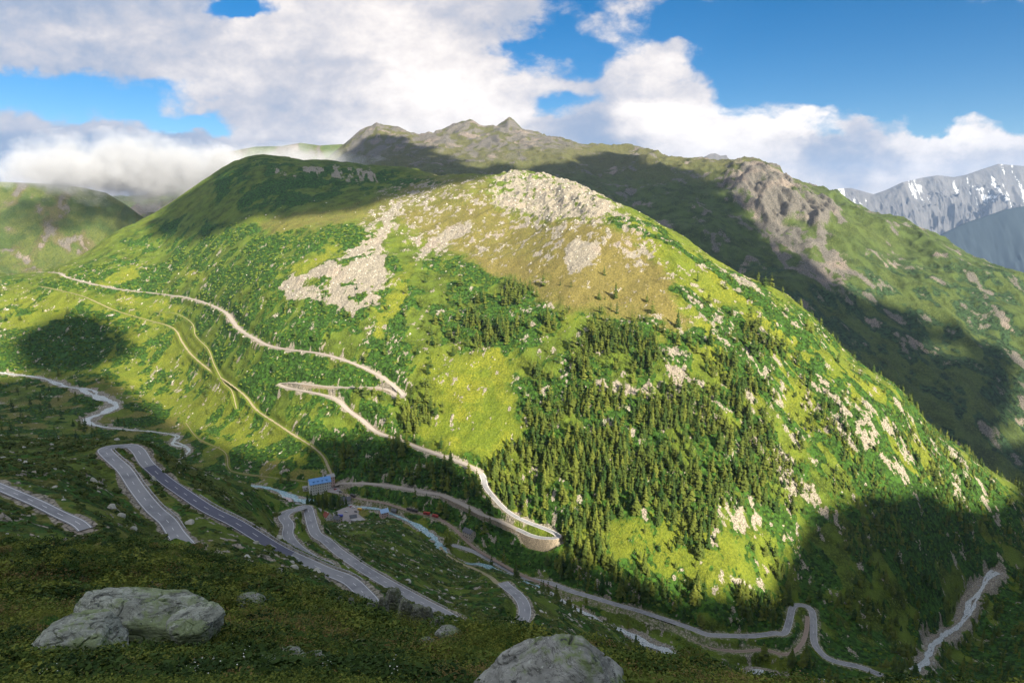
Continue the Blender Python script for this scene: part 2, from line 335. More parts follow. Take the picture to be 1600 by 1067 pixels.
M_bright = mx(pm(P_MEADOW, 40), pm(P_MEADOW2, 40)*.55, pm(P_LEFTMEAD, 20)*.6, right*(.55+.5*smooth(-.2,.3,patch)), .35*smooth(-.1,.3,patch), *[pm(g, 6) for g in P_YELL])*ZM
M_brown = mx(pm(P_BROWN, 16), pm(P_BROWN2, 16)*.75, pm(P_PASTURE, 10)*.55, floor_*smooth(-.15, .15, NW1)*.6)*ZM
# --- near slope
nn = fbm(XX/9, YY/14, 5, 81, .6); nn2 = fbm(XX/30, YY/30, 4, 83)
rockN = smooth(.40, .50, fbm(XX/6, YY/6, 4, 87, .6)+.12*nn2)
M_rock = mx(M_rock, rockN*ZN*.9, smooth(.44, .52, fbm(XX/2.2, YY/2.2, 4, 89, .6)+.1*fbm(XX/8,YY/8,2,90))*ZF*.5)
M_shrub_shade = M_shrub_shade*ZM + ZN*smooth(-.30, .08, nn+.5*nn2)*.95 + ZF*smooth(-.1, .2, fbm(XX/3, YY/3, 4, 91))*.9
M_brown = M_brown*ZM + ZN*smooth(-.2, .25, nn2)*.45 + ZF*smooth(-.25, .25, fbm(XX/7, YY/9, 4, 93, .6))
M_bright = M_bright*ZM + ZN*.0
# ------------------------------------------------------------------ relief
mainh = ZM*smooth(-392, -340, ZB+0*YY)
amp_y = np.clip(YY/1400, .5, 1.4)
D = mainh*(7*fbm(XX/90, YY/90, 3, 101)*smooth(750,1000,YY) + 3.2*fbm(XX/24, YY/24, 4, 103, .55))
D += mainh*right*(5*streak2+2.5*streak)
D += mainh*pm([(820,540),(1100,560),(1330,800),(1560,1000),(1240,960),(1000,900),(850,800)], 40)*6*ridged(ax_/42, bx_/150, 4, 107, .55)
D += mainh*M_rock*(2.2*ridged(XX/13, YY/13, 4, 111, .6)+1.0*fbm(XX/4,YY/4,3,112)) + knob*9*(ridged(XX/34, YY/34, 4, 113, .6)+.2) + cliff*mainh*5*ridged(ax_/14, bx_/45, 4, 115)
D += ZM*M_shrub_shade*(1.9*(vnoise(XX/4.2, YY/4.2, 121)**2+.6*vnoise(XX/2.3, YY/2.3, 122)**2))*np.clip(YY/1100, .7, 1.6)
D += ZN*(2.0*fbm(XX/26, YY/26, 4, 131, .55) + M_shrub_shade*1.1*vnoise(XX/2.4, YY/2.4, 133)**2 + M_rock*1.3*vnoise(XX/2.5, YY/2.5, 135))
D += ZF*np.clip(YY/25, .15, 1.5)*(1.3*fbm(XX/6, YY/6, 4, 141, .55)-.85+.8*vnoise(XX/2.6, YY/2.6, 147)**2+.45*M_shrub_shade*vnoise(XX/.9, YY/.9, 143)+.5*M_rock*vnoise(XX/1.1,YY/1.1,145))
D -= 1.1*np.exp(-((XX-.42)**2/1.9+(YY-7.2)**2/1.2))
ZZ = ZB + D
# ------------------------------------------------------------------ terrain lookup
NRW, NCL = ZZ.shape
def gidx(x, y):
    p = x/y; return np.interp(y, Ys, np.arange(NRW)), np.interp(p, cols, np.arange(NCL))
def H(x, y, Z=None):
    Z = ZZ if Z is None else Z
    x = np.asarray(x, float); y = np.asarray(y, float)
    j, i = gidx(x, y); j = np.clip(j, 0, NRW-1.001); i = np.clip(i, 0, NCL-1.001)
    j0 = j.astype(int); i0 = i.astype(int); b = j-j0; a = i-i0
    return (Z[j0, i0]*(1-a)+Z[j0, i0+1]*a)*(1-b)+(Z[j0+1, i0]*(1-a)+Z[j0+1, i0+1]*a)*b
def hit(u, v, ymin=2.6, ymax=3100, Z=None):
    """the ground point seen at a place of the picture, no nearer than ymin"""
    Z = ZZ if Z is None else Z
    p, s = SL(u, v); k = float(np.interp(p, cols, np.arange(NCL))); i = min(int(k), NCL-2); a = k-i
    zc = Z[:, i]*(1-a)+Z[:, i+1]*a; sc_ = zc/Ys
    ok = np.where((Ys >= ymin) & (Ys <= ymax) & (sc_ >= s))[0]
    if len(ok) == 0:
        w = (Ys >= ymin) & (Ys <= ymax); j = np.where(w)[0][np.argmax(sc_[w])]; Y = Ys[j]
    else:
        j = ok[0]
        if j == 0 or Ys[j-1] < ymin: Y = Ys[j]
        else:
            t = (s-sc_[j-1])/(sc_[j]-sc_[j-1]+1e-12); Y = Ys[j-1]+t*(Ys[j]-Ys[j-1])
    return np.array([p*Y, Y, float(np.interp(Y, Ys, zc))])
def thr_u(u): return float(np.interp(u, [-400,0,300,450,600,690,800,900,1000,1200,1500,1700], [900,900,800,820,760,712,715,640,600,600,650,650]))
def catmull(P, step):
    P = np.asarray(P, float); out = []
    Q = np.vstack([2*P[0]-P[1], P, 2*P[-1]-P[-2]])
    for i in range(1, len(Q)-2):
        n = max(2, int(np.linalg.norm(Q[i+1]-Q[i])/step*2))
        t = np.linspace(0, 1, n, endpoint=False)[:, None]
        out.append(.5*((2*Q[i])+(-Q[i-1]+Q[i+1])*t+(2*Q[i-1]-5*Q[i]+4*Q[i+1]-Q[i+2])*t*t+(-Q[i-1]+3*Q[i]-3*Q[i+1]+Q[i+2])*t**3))
    out.append(Q[-2:-1]); R = np.vstack(out)
    d = np.concatenate([[0], np.cumsum(np.linalg.norm(np.diff(R[:, :2], axis=0), axis=1))])
    n = max(2, int(d[-1]/step)); s = np.linspace(0, d[-1], n)
    return np.stack([np.interp(s, d, R[:, k]) for k in range(R.shape[1])], -1), s
def smooth1(a, n, it=3):
    for _ in range(it):
        k = np.pad(a, n, mode='edge'); c = np.cumsum(np.insert(k, 0, 0)); a = (c[2*n+1:]-c[:-2*n-1])/(2*n+1)
    return a
Z0 = ZB + mainh*0 # roads follow the ground before the small relief
def path3(px, zone, step=2.0, zs=6, extra=None):
    P = []
    for q in px:
        u, v = q[:2]
        if zone == 'main': ymin, ymax = thr_u(u)-25, 3000
        elif zone == 'near': ymin, ymax = 150, thr_u(u)+10
        else: ymin, ymax = zone
        P.append(np.append(at(u, v, q[3]) if len(q) > 3 else hit(u, v, ymin, ymax, Z0), q[2] if len(q) > 2 else 0))
    C, s = catmull(P, step); C[:, 2] = smooth1(C[:, 2], zs)
    for k in (0, 1): C[:, k] = smooth1(C[:, k], 1, 1)
    return C
def carve(C, half, fall, drop, Wd=None):
    """sets the ground to the level of a road and blends it into the slope"""
    global ZZ
    best = np.full(ZZ.shape, 1e9, np.float32); lev = np.zeros(ZZ.shape, np.float32); hw = np.zeros(ZZ.shape, np.float32)
    R = (half if Wd is None else float(np.max(Wd)))+fall+1
    for n in range(len(C)):
        x, y, z = C[n, :3]
        j0, j1 = np.searchsorted(Ys, [y-R, y+R]); 
        i0 = np.searchsorted(cols, (x-R)/(y+ (R if x-R>0 else -R))); i1 = np.searchsorted(cols, (x+R)/(y-(R if x+R>0 else -R)))
        if j1 <= j0 or i1 <= i0: continue
        sl_ = (slice(j0, j1), slice(i0, i1))
        d = np.hypot(XX[sl_]-x, YY[sl_]-y); b = best[sl_]; m_ = d < b
        b[m_] = d[m_]; lev[sl_][m_] = z; hw[sl_][m_] = half if Wd is None else Wd[n]
    w = 1-smooth(0, 1, (best-hw-.7)/fall)
    ZZ = np.where(best < 1e8, ZZ*(1-w)+(lev-drop)*w, ZZ)
    return np.where(best < 1e8, best-hw, 1e9)
def ribbon(name, C, half, mat, lift=0.0, n=5, off=0.0, Wd=None, parent=None, crown=0.0):
    T = np.gradient(C[:, :2], axis=0); T /= np.linalg.norm(T, axis=1)[:, None]+1e-9
    N = np.stack([-T[:, 1], T[:, 0]], -1); a = np.linspace(-1, 1, n)
    W_ = (np.full(len(C), half) if Wd is None else Wd)
    offs = off+a[None, :]*W_[:, None]
    V = np.zeros((len(C), n, 3)); V[:, :, 0] = C[:, 0:1]+N[:, 0:1]*offs; V[:, :, 1] = C[:, 1:2]+N[:, 1:2]*offs
    V[:, :, 2] = C[:, 2:3]+lift+crown*(1-a[None, :]**2)
    return mesh_np(name, V.reshape(-1, 3), [grid_faces(len(C), n)[:, ::-1]], mat, smooth_=True, parent=parent)

# ------------------------------------------------------------------ roads, tracks, river: centre lines
RD = {}
RD['pass'] = path3([(60,424),(93,427),(103,433),(130,440),(180,451),(240,458),(290,465),(325,475),(352,488),(362,500),(375,515),(400,530),(420,540),(450,546),(500,552),(530,560),(560,571),(590,585),(610,598),(622,609),(630,617),(629,624),(621,621),(612,610),(595,606),(570,605),(525,605),(475,600),(447,597),(437,602),(450,606),(478,611),(519,620),(534,630),(544,641),(566,656),(588,675),(619,686),(665,703),(712,719),(745,731),(755,744),(759,760),(775,781),(795,802),(822,816),(850,825),(868,830),(873,836),(862,842),(845,842),(829,838),(811,829),(783,816),(751,801),(720,785),(690,774),(655,766),(600,758),(560,754),(535,755),(522,762)], 'main', zs=8)
RD['trail'] = path3([(60,447),(90,453),(130,463),(180,485),(230,500),(270,512),(285,535),(300,555),(330,580),(360,600),(385,620),(400,640),(430,660),(460,680),(490,698),(505,712),(512,728),(518,745)], 'main', zs=10)
RD['foot'] = path3([(240,487),(275,490),(300,505),(306,525),(325,545),(335,570),(350,598),(362,610),(370,640)], 'main', zs=6)
RD['foot2'] = path3([(290,660),(310,685),(350,705),(357,730),(370,738),(420,745),(480,752)], 'main', zs=6)
RD['rail'] = path3([(522,768),(560,778),(600,786),(640,796),(680,808),(710,824),(730,843),(748,860),(775,878),(800,893),(860,918),(900,932),(950,947),(1000,965),(1060,989),(1110,1008),(1150,1018),(1190,1022),(1230,1018),(1252,1004),(1260,985),(1262,962)], 'main', zs=12)
RD['valley'] = path3([(676,852),(700,851),(730,857),(760,871),(790,890),(820,902),(860,912),(900,924),(950,939),(1000,955),(1050,971),(1085,984),(1110,990),(1160,994),(1205,992),(1226,985),(1233,970),(1238,950),(1246,944),(1258,945),(1268,953),(1271,972),(1272,1000),(1282,1018),(1300,1032),(1340,1043),(1380,1052)], 'main', zs=7)
RD['n0'] = path3([(-60,735),(40,778),(90,800),(122,818),(134,829)], (140, 260), step=1.5)
RD['n1'] = path3([(305,868),(288,850),(275,835),(262,815),(240,795),(215,765),(195,735),(175,715),(163,703),(170,697),(185,694),(205,695),(217,704),(228,722),(247,743),(275,763),(320,790),(370,818),(430,852),(500,890),(552,917),(585,940)], (158, 420), step=1.5)
RD['n2'] = path3([(560,922),(520,893),(490,872),(465,855),(450,838),(451,820),(443,806),(450,797),(465,793),(480,797),(487,815),(494,832),(512,850,0,396),(540,870,0,379),(580,896,0,353),(620,919,0,331),(660,941,0,313),(692,958,0,301),(730,980,0,286)], (262, 560), step=1.5)
RD['n3'] = path3([(800,995,0,362),(814,974,0,375),(820,957,0,386),(817,940,0,400),(805,926,0,418),(785,912,0,440)], (250, 600), step=1.5)
RD['gravel'] = path3([(785,912,0,440),(768,902,0,462),(745,890),(720,880),(700,868),(688,856)], (380, 760), step=1.5)
RD['street'] = path3([(452,785),(480,790),(500,797),(525,808),(550,812),(575,822),(590,830)], (760, 960), step=1.5)
WDT = dict(zip(RD, [4.0, 2.0, 1.0, .7, 3.6, 3.9, 1.9, 3.0, 3.5, 4.0, 1.6, 2.6]))
WDT.update({'rail':3.2})
NEAR = dict()
roadw = np.full(ZZ.shape, 1e9)
for k, C in RD.items():
    far = k in ('pass','trail','foot','foot2')
    # never let a bend pull the level away where two arms run close: carve in order
    NEAR[k] = carve(C, WDT[k]+(1.6 if far else 1.0), {'pass':9,'n1':9,'n2':9,'n0':10,'rail':6,'valley':8}.get(k, 5), .45 if far else .22)
    roadw = np.minimum(roadw, NEAR[k])
RIV = {}
def riv(name, px, zone, step=2.5):
    C = path3(px, zone, step=step, zs=10); C[:, 3] = C[:, 3]/F*np.hypot(C[:, 1], C[:, 2])*.5; RIV[name] = C
riv('a', [(-60,575,10),(60,590,12),(100,602,14),(140,613,20),(178,628,22),(166,641,30),(138,654,26),(155,665,12),(200,671,6),(240,675,6),(278,680,9),(271,692,13),(296,703,10),(285,716,9)], 'main')
riv('b', [(350,752,5),(375,757,6),(410,761,8),(440,768,10),(462,778,22),(490,786,16),(530,789,10),(560,790,8),(590,795,7),(612,801,8),(640,814,9),(665,831,10),(684,848,12),(705,868,14),(760,890,14),(850,925,14)], 'main')
riv('c', [(850,925,14),(930,962,16),(975,985,20),(1000,1000,26),(1040,1019,28),(1080,1037,26),(1130,1050,26),(1200,1061,28),(1300,1080,28)], 'main')
riv('d', [(1430,1045,18),(1452,1022,18),(1458,1002,20),(1480,990,22),(1500,978,20),(1508,958,18),(1522,930,18),(1560,890,16)], 'main')
for k, C in RIV.items():
    NEAR['r'+k] = carve(C, 3, 6, .5, Wd=C[:, 3])
def pad(name, px, ymin=740, ymax=1000, soft=4.0):
    global ZZ
    P = np.array([hit(u, v, ymin, ymax, Z0) for u, v in px]); z = float(np.median(P[:, 2])); P = np.array([at(u, v, 1.0) for u, v in px]); P = P*(z/P[:, 2])[:, None]
    lo_, hi_ = P.min(0)-8, P.max(0)+8; j0, j1 = np.searchsorted(Ys, [lo_[1], hi_[1]]); s_ = slice(j0, j1); d = sdf_poly(XX[s_], YY[s_], P[:, :2], False); w = smooth(-soft, .3, d)
    ZZ[s_] = ZZ[s_]*(1-w)+(z-.15)*w; roadw[s_] = np.minimum(roadw[s_], -d); PADS[name] = P
PADS = {}
pad('square', [(520,801),(535,794),(552,789),(561,794),(560,803),(572,812),(578,826),(565,829),(548,819),(522,812)])
pad('forecourt', [(508,757),(523,758),(536,768),(531,772),(512,768)], 800)
pad('gravel_lot', [(433,781),(444,776),(455,778),(457,784),(444,788),(434,786)], 560)
gravel = np.zeros(ZZ.shape)
for k in RIV:
    gravel = np.maximum(gravel, 1-smooth(-1, 3.5 if k == 'b' else 5, NEAR['r'+k]+NW2*9))
rv = 1-smooth(.2, 1.8, roadw)
M_road = rv
M_shrub_shade = M_shrub_shade*(1-rv)*(1-gravel)*(1-.8*(1-smooth(0, 2.5, roadw)))
verge = (1-smooth(.3, 4.0, NEAR['pass']+NW2*6))*(1-smooth(-2,2,sdf_poly(UU,VV,[(812,824),(850,826),(868,834),(850,842),(830,839)]))); verge2 = 1-smooth(.3, 4, np.minimum(NEAR['valley'], NEAR['rail'])+NW2*4)
vn = (1-smooth(.1, 1.4, np.minimum(np.minimum(NEAR['n1'], NEAR['n2']), np.minimum(NEAR['n0'], NEAR['n3']))+NW2*2.0))*.8
M_rock = mx(M_rock*(1-.6*rv), vn, verge*.75, verge2*.5, gravel*.95)

# ------------------------------------------------------------------ retaining walls: the ground drops at their foot
def side_of(C):
    T = np.gradient(C[:, :2], axis=0); T /= np.linalg.norm(T, axis=1)[:, None]+1e-9; return np.stack([-T[:, 1], T[:, 0]], -1)
def idx_px(C, u, v):
    a, b = proj(C[:, 0], C[:, 1], C[:, 2]); return int(np.argmin((a-u)**2+(b-v)**2))
WALLS = []
def wall(key, a, b, sgn, h, reach, half=None, taper=8, lab=None):
    global ZZ
    C = RD[key]; i0, i1 = idx_px(C, *a), idx_px(C, *b)
    if i0 > i1: i0, i1 = i1, i0
    half = half or WDT[key]+.5; Nn = side_of(C)*sgn; seg = C[i0:i1+1]; Ns = Nn[i0:i1+1]
    hh = h*np.minimum(1, np.minimum(np.arange(len(seg)), np.arange(len(seg))[::-1])/float(taper)+.15)
    best = np.full(ZZ.shape, 1e9, np.float32); lat = np.zeros(ZZ.shape, np.float32); lo_ = np.zeros(ZZ.shape, np.float32); R = half+reach+2
    for n in range(len(seg)):
        x, y, z = seg[n, :3]; j0, j1 = np.searchsorted(Ys, [y-R, y+R]); i_0 = np.searchsorted(cols, (x-R)/(y+R if x-R > 0 else y-R)); i_1 = np.searchsorted(cols, (x+R)/(y-R if x+R > 0 else y+R))
        s_ = (slice(j0, j1), slice(i_0, i_1)); dx = XX[s_]-x; dy = YY[s_]-y; d = np.hypot(dx, dy); m_ = d < best[s_]
        best[s_][m_] = d[m_]; lat[s_][m_] = (dx*Ns[n, 0]+dy*Ns[n, 1])[m_]; lo_[s_][m_] = (z-hh[n])
    w = smooth(half+.2, half+1.3, lat)*(1-smooth(half+reach*.55, half+reach, best))*(best < 1e8)
    ZZ = ZZ-w*np.maximum(0, ZZ-lo_)
    P0 = seg[:, :2]+Ns*half; P1 = seg[:, :2]+Ns*(half+.55); n = len(seg)
    bt = .10*hh[:, None]; zt = seg[:, 2]+.55; zbm = seg[:, 2]-hh-2.5
    V = np.concatenate([np.c_[P0, zbm], np.c_[P0, zt], np.c_[P1, zt], np.c_[P1+Ns*(bt+.4), zbm]])
    i = np.arange(n-1); Fs = [np.stack([i+a_*n, i+1+a_*n, i+1+b_*n, i+b_*n], -1) for a_, b_ in ((0, 1), (1, 2), (2, 3), (3, 0))]
    caps = np.array([[0, n, 2*n, 3*n], [n-1+3*n, n-1+2*n, n-1+n, n-1]])
    WALLS.append((lab, V, Fs+[caps], i0, i1)); return i0, i1
wall('pass', (812, 830), (874, 833), +1, 15, 10, taper=9, lab='tall curved stone retaining wall under the lower hairpin of the pass road')
wall('pass', (690, 774), (808, 827), +1, 6.5, 6, lab='long rough stone wall carrying the straight arm of road below the forest')
wall('pass', (760, 762), (806, 808), +1, 5, 5, lab='grey stone wall below the curved upper arm leading into the hairpin')
wall('pass', (475, 600), (525, 605), +1, 4, 4, lab='pale stone wall between the two close arms of the upper zigzag')
wall('pass', (560, 605), (614, 613), +1, 3.5, 4, lab='short pale stone wall below the road at the sharp upper bend')
wall('pass', (400, 530), (530, 560), +1, 3, 4, lab='low pale stone wall edging the long traverse of the pass road')
wall('pass', (534, 630), (665, 703), +1, 3.5, 4, lab='low stone wall edging the descending road across the green slope')
wall('rail', (960, 951), (1045, 983), +1, 7, 6, lab='railway retaining wall with two dark arches above the river')

# ------------------------------------------------------------------ materials
class NT:
    def __init__(s, name):
        s.m = bpy.data.materials.new(name); s.m.use_nodes = True; s.t = s.m.node_tree; s.b = s.t.nodes['Principled BSDF']
        s.b.inputs['Roughness'].default_value = .95; s.b.inputs['Specular IOR Level'].default_value = .15
        s.geo = s.n('ShaderNodeNewGeometry').outputs['Position']
    def n(s, k, **kw):
        x = s.t.nodes.new(k)
        for a, b in kw.items(): setattr(x, a, b)
        return x
    def l(s, a, b): s.t.links.new(a, b)
    def val(s, x, sock):
        if hasattr(x, 'is_output'): s.l(x, sock)
        else: sock.default_value = x
    def math(s, op, a, b=0.0, c=0.0, clamp=False):
        x = s.n('ShaderNodeMath', operation=op, use_clamp=clamp); s.val(a, x.inputs[0]); s.val(b, x.inputs[1]); s.val(c, x.inputs[2]); return x.outputs[0]
    def noise(s, scale, detail=4, rough=.55, vec=None, dist=0.0, color=False):
        x = s.n('ShaderNodeTexNoise'); x.inputs['Scale'].default_value = scale; x.inputs['Detail'].default_value = detail
        x.inputs['Roughness'].default_value = rough; x.inputs['Distortion'].default_value = dist; s.l(vec or s.geo, x.inputs['Vector']); return x.outputs['Color' if color else 'Fac']
    def vor(s, scale, feature='F1', out='Distance', vec=None, rnd=1.0):
        x = s.n('ShaderNodeTexVoronoi', feature=feature); x.inputs['Scale'].default_value = scale; x.inputs['Randomness'].default_value = rnd
        s.l(vec or s.geo, x.inputs['Vector']); return x.outputs[out]
    def ss(s, x, e0, e1, o0=0.0, o1=1.0):
        r = s.n('ShaderNodeMapRange', interpolation_type='SMOOTHSTEP'); s.val(x, r.inputs[0])
        for i, v in enumerate((e0, e1, o0, o1)): s.val(v, r.inputs[i+1])
        return r.outputs[0]
    def mix(s, f, a, b, mode='MIX'):
        x = s.n('ShaderNodeMix', data_type='RGBA', blend_type=mode)
        s.val(f, x.inputs[0])
        for v, q in ((a, x.inputs[6]), (b, x.inputs[7])):
            if isinstance(v, tuple): v = tuple(v)+(1,)*(4-len(v))
            s.val(v, q)
        return x.outputs[2]
    def attr(s, name): return s.n('ShaderNodeAttribute', attribute_name=name).outputs['Fac']
    def scale(s, k, vec=None):
        x = s.n('ShaderNodeMapping'); s.l(vec or s.geo, x.inputs[0]); x.inputs['Scale'].default_value = k; return x.outputs[0]
    def bump(s, h, strength=.5, dist=1.0):
        x = s.n('ShaderNodeBump'); x.inputs['Strength'].default_value = strength; x.inputs['Distance'].default_value = dist
        s.l(h, x.inputs['Height']); s.l(x.outputs[0], s.b.inputs['Normal'])
    def col(s, c): s.val(c+(1,) if isinstance(c, tuple) and len(c) == 3 else c, s.b.inputs['Base Color'])
def simple(name, c, rough=.9, var=.15, sc_=.5, bump=0.0, metal=0.0, spec=.2):
    k = NT(name); f = k.noise(sc_, 5, .6)
    k.col(k.mix(f, tuple(max(0, x*(1-var*1.6)) for x in c), tuple(x*(1+var*1.6) for x in c)))
    k.b.inputs['Roughness'].default_value = rough; k.b.inputs['Metallic'].default_value = metal; k.b.inputs['Specular IOR Level'].default_value = spec
    if bump: k.bump(k.noise(sc_*3, 4, .6), .6, bump)
    return k.m
GR_GREEN = (.078,.115,.014); GR_BRIGHT = (.225,.235,.022); GR_BROWN = (.175,.150,.045); SHRUB = (.027,.066,.009); ROCK = (.39,.355,.285)
def terrain_mat(name, far=1.0, green=GR_GREEN, bright=GR_BRIGHT, brown=GR_BROWN, shrub=SHRUB, rock=ROCK):
    k = NT(name)
    n1 = k.noise(.35/far, 6, .65); n2 = k.noise(.035/far, 5, .6); n3 = k.noise(1.2/far, 4, .7)
    def msk(a, w=.30):
        t = k.math('ADD', k.attr(a), k.math('MULTIPLY', k.math('SUBTRACT', n1, .5), 1.3))
        return k.ss(t, .5-w, .5+w)
    g = k.mix(k.ss(n2, .35, .65), tuple(x*.55 for x in green), tuple(x*1.4 for x in green))
    g = k.mix(k.ss(n1, .45, .7), g, tuple(x*1.5 for x in green))
    c = k.mix(k.math('MULTIPLY', k.attr('bright'), k.ss(n2, .2, .6, .55, 1.0)), g, k.mix(k.ss(n1, .3, .7), tuple(x*y for x, y in zip(bright, (.38,.50,.6))), tuple(x*1.15 for x in bright)))
    c = k.mix(k.math('MULTIPLY', k.ss(k.noise(.018/far, 4, .6), .45, .6), k.attr('bright')), c, k.mix(k.ss(n1, .3, .7), tuple(x*y for x, y in zip(bright, (.30,.44,.5))), tuple(x*y for x, y in zip(bright, (.66,.85,.9)))))
    c = k.mix(msk('brown', .5), c, k.mix(k.ss(n1, .3, .7), tuple(x*.6 for x in brown), tuple(x*1.3 for x in brown)))
    v = k.vor(.28/far, 'F1', 'Color')
    sx = k.n('ShaderNodeSeparateColor'); k.l(v, sx.inputs[0])
    sh_ = k.mix(sx.outputs[0], tuple(x*.45 for x in shrub), tuple(x*1.9 for x in shrub))
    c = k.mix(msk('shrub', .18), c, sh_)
    r = k.mix(k.ss(n1, .25, .75), tuple(x*.55 for x in rock), tuple(x*1.15 for x in rock))
    r = k.mix(k.math('MULTIPLY', k.ss(k.noise(.012/far, 3), .5, .7), .6), r, k.mix(n1, (.26,.21,.17), (.46,.37,.31)))
    r = k.mix(k.ss(k.vor(.38/far, 'DISTANCE_TO_EDGE'), .0, .14), tuple(x*.30 for x in rock), r)
    c = k.mix(msk('rock', .22), c, r)
    c = k.mix(k.ss(n3, .3, .7), k.mix(1.0, c, (.72,.72,.72), 'MULTIPLY'), c)
    k.col(c)
    h = k.math('ADD', k.math('MULTIPLY', n1, 1.0), k.math('MULTIPLY', k.vor(.45/far), .8))
    h = k.math('ADD', h, k.math('MULTIPLY', n3, .35))
    k.bump(h, .75, 1.3*far)
    return k.m
M_TER = terrain_mat('mountain grass and rock')
M_RIDGE = terrain_mat('high ridge', 1.6, green=(.050,.075,.020), bright=(.115,.135,.032), brown=(.105,.10,.045), shrub=(.022,.045,.018), rock=(.185,.175,.155))
o = mesh_np('terrain', np.stack([XX, YY, ZZ], -1).reshape(-1, 3), [grid_faces(*XX.shape)], M_TER, smooth_=True)
tag(o, kind='structure')
for k_, a_ in (('rock', M_rock), ('shrub', M_shrub_shade), ('bright', M_bright), ('brown', M_brown)): set_attr(o, k_, a_)
# ---- asphalt
k = NT('asphalt'); f1 = k.noise(.12, 7, .75); f2 = k.noise(.03, 3, .6)
k.col(k.mix(k.ss(f2, .4, .6), k.mix(k.ss(f1, .3, .7), (.16,.165,.18), (.26,.265,.28)), k.mix(f1, (.20,.205,.215), (.30,.30,.31)))); ASPH = k.m
k = NT('fresh dark asphalt'); k.col(k.mix(k.noise(.3, 4), (.085,.09,.125), (.125,.13,.165))); ASPHD = k.m
k = NT('pale pass road'); k.col(k.mix(k.noise(.08, 5, .7), (.22,.20,.18), (.37,.33,.29))); ROADP = k.m
TRAIL = simple('dirt trail', (.26,.225,.14), var=.3, sc_=.2)
PAINT = simple('road paint', (.75,.75,.74), var=.08)
BALLAST = simple('railway ballast', (.27,.21,.17), var=.25, sc_=.8)
STEEL = simple('rail steel', (.24,.19,.17), rough=.5, metal=.4)
k = NT('river water'); f = k.noise(.9, 5, .7); f3 = k.noise(.05, 3)
k.col(k.mix(k.ss(f, .40, .56), (.14,.19,.21), (.58,.60,.60))); k.b.inputs['Roughness'].default_value = .35; k.b.inputs['Specular IOR Level'].default_value = .5
k.bump(f, .5, .4); WATER = k.m
k = NT('glacier river water'); f = k.noise(.6, 4, .6)
k.col(k.mix(k.ss(f, .46, .62), (.10,.23,.28), (.48,.56,.58))); k.b.inputs['Roughness'].default_value = .3; k.b.inputs['Specular IOR Level'].default_value = .5; k.bump(f, .4, .3); WATERB = k.m
k = NT('river stones'); f = k.noise(.5, 6, .75); k.col(k.mix(k.ss(f, .42, .6), (.12,.12,.12), (.42,.42,.42))); k.bump(f, .8, 1.2); RSTONE = k.m
# ------------------------------------------------------------------ road surfaces
def st(o): tag(o, kind='structure'); return o
CPp = RD['pass']; ia = idx_px(CPp, 752, 738); ib = idx_px(CPp, 806, 827); st(ribbon('road', CPp[:ia+1], WDT['pass'], ROADP, .05)); st(ribbon('road', CPp[ib:], WDT['pass'], ROADP, .05)); st(ribbon('road', CPp[ia:ib+1], WDT['pass'], ASPH, .05)); st(ribbon('footpath', RD['trail'], 1, TRAIL, .0, Wd=1.75+.9*fbm(np.arange(len(RD['trail']))/4., np.zeros(len(RD['trail'])), 3, 2))); st(ribbon('footpath', RD['foot'], .8, TRAIL, .0)); st(ribbon('footpath', RD['foot2'], .55, TRAIL, .0))
st(ribbon('road', RD['valley'], WDT['valley'], ASPH, .02))
st(ribbon('road', RD['n0'], WDT['n0'], ASPH, .02)); st(ribbon('road', RD['n2'], WDT['n2'], ASPH, .02)); st(ribbon('road', RD['n3'], WDT['n3'], ASPH, .02))
C1 = RD['n1']; u1, v1 = proj(C1[:, 0], C1[:, 1], C1[:, 2]); apex = int(np.argmin(v1)); kdk = apex+int(22/1.5); kend = kdk+int(95/1.5)
st(ribbon('road', C1[:kdk+1], WDT['n1'], ASPH, .02)); st(ribbon('road', C1[kdk:kend+1], WDT['n1'], ASPHD, .02)); st(ribbon('road', C1[kend:], WDT['n1'], ASPH, .02))
st(ribbon('track', RD['gravel'], 1.8, TRAIL, .02)); st(ribbon('street', RD['street'], 3.2, ASPH, .02))
st(ribbon('railway_bed', RD['rail'], 2.4, BALLAST, .06, n=5))
for k_, C in RIV.items():
    ii = np.arange(len(C)); wob = .8+.8*fbm(ii/5., ii*0., 4, 5, .6); br_ = {'a':((.42,0.),(.28,1.3)), 'b':((.95,0.),), 'c':((.55,0.),(.3,1.)), 'd':((.36,0.),(.22,1.))}[k_]
    for q_, (ws_, am) in enumerate(br_):
        sh2 = C.copy(); Nq = np.gradient(C[:, :2], axis=0); Nq = np.stack([-Nq[:, 1], Nq[:, 0]], -1)/(np.linalg.norm(Nq, axis=1)[:, None]+1e-9)
        off2 = C[:, 3]*(.35*fbm(ii/16.+q_*40, ii*0., 3, 15+q_)*2+am*.55*np.sin(ii/11.+2)); sh2[:, :2] += Nq*off2[:, None]; sh2[:, 2] += .02*q_
        st(ribbon('river', sh2, 3, {'a':WATER,'b':WATERB,'c':WATER,'d':WATER}[k_], .12, n=7, Wd=np.maximum(.6, C[:, 3]*ws_*wob)))
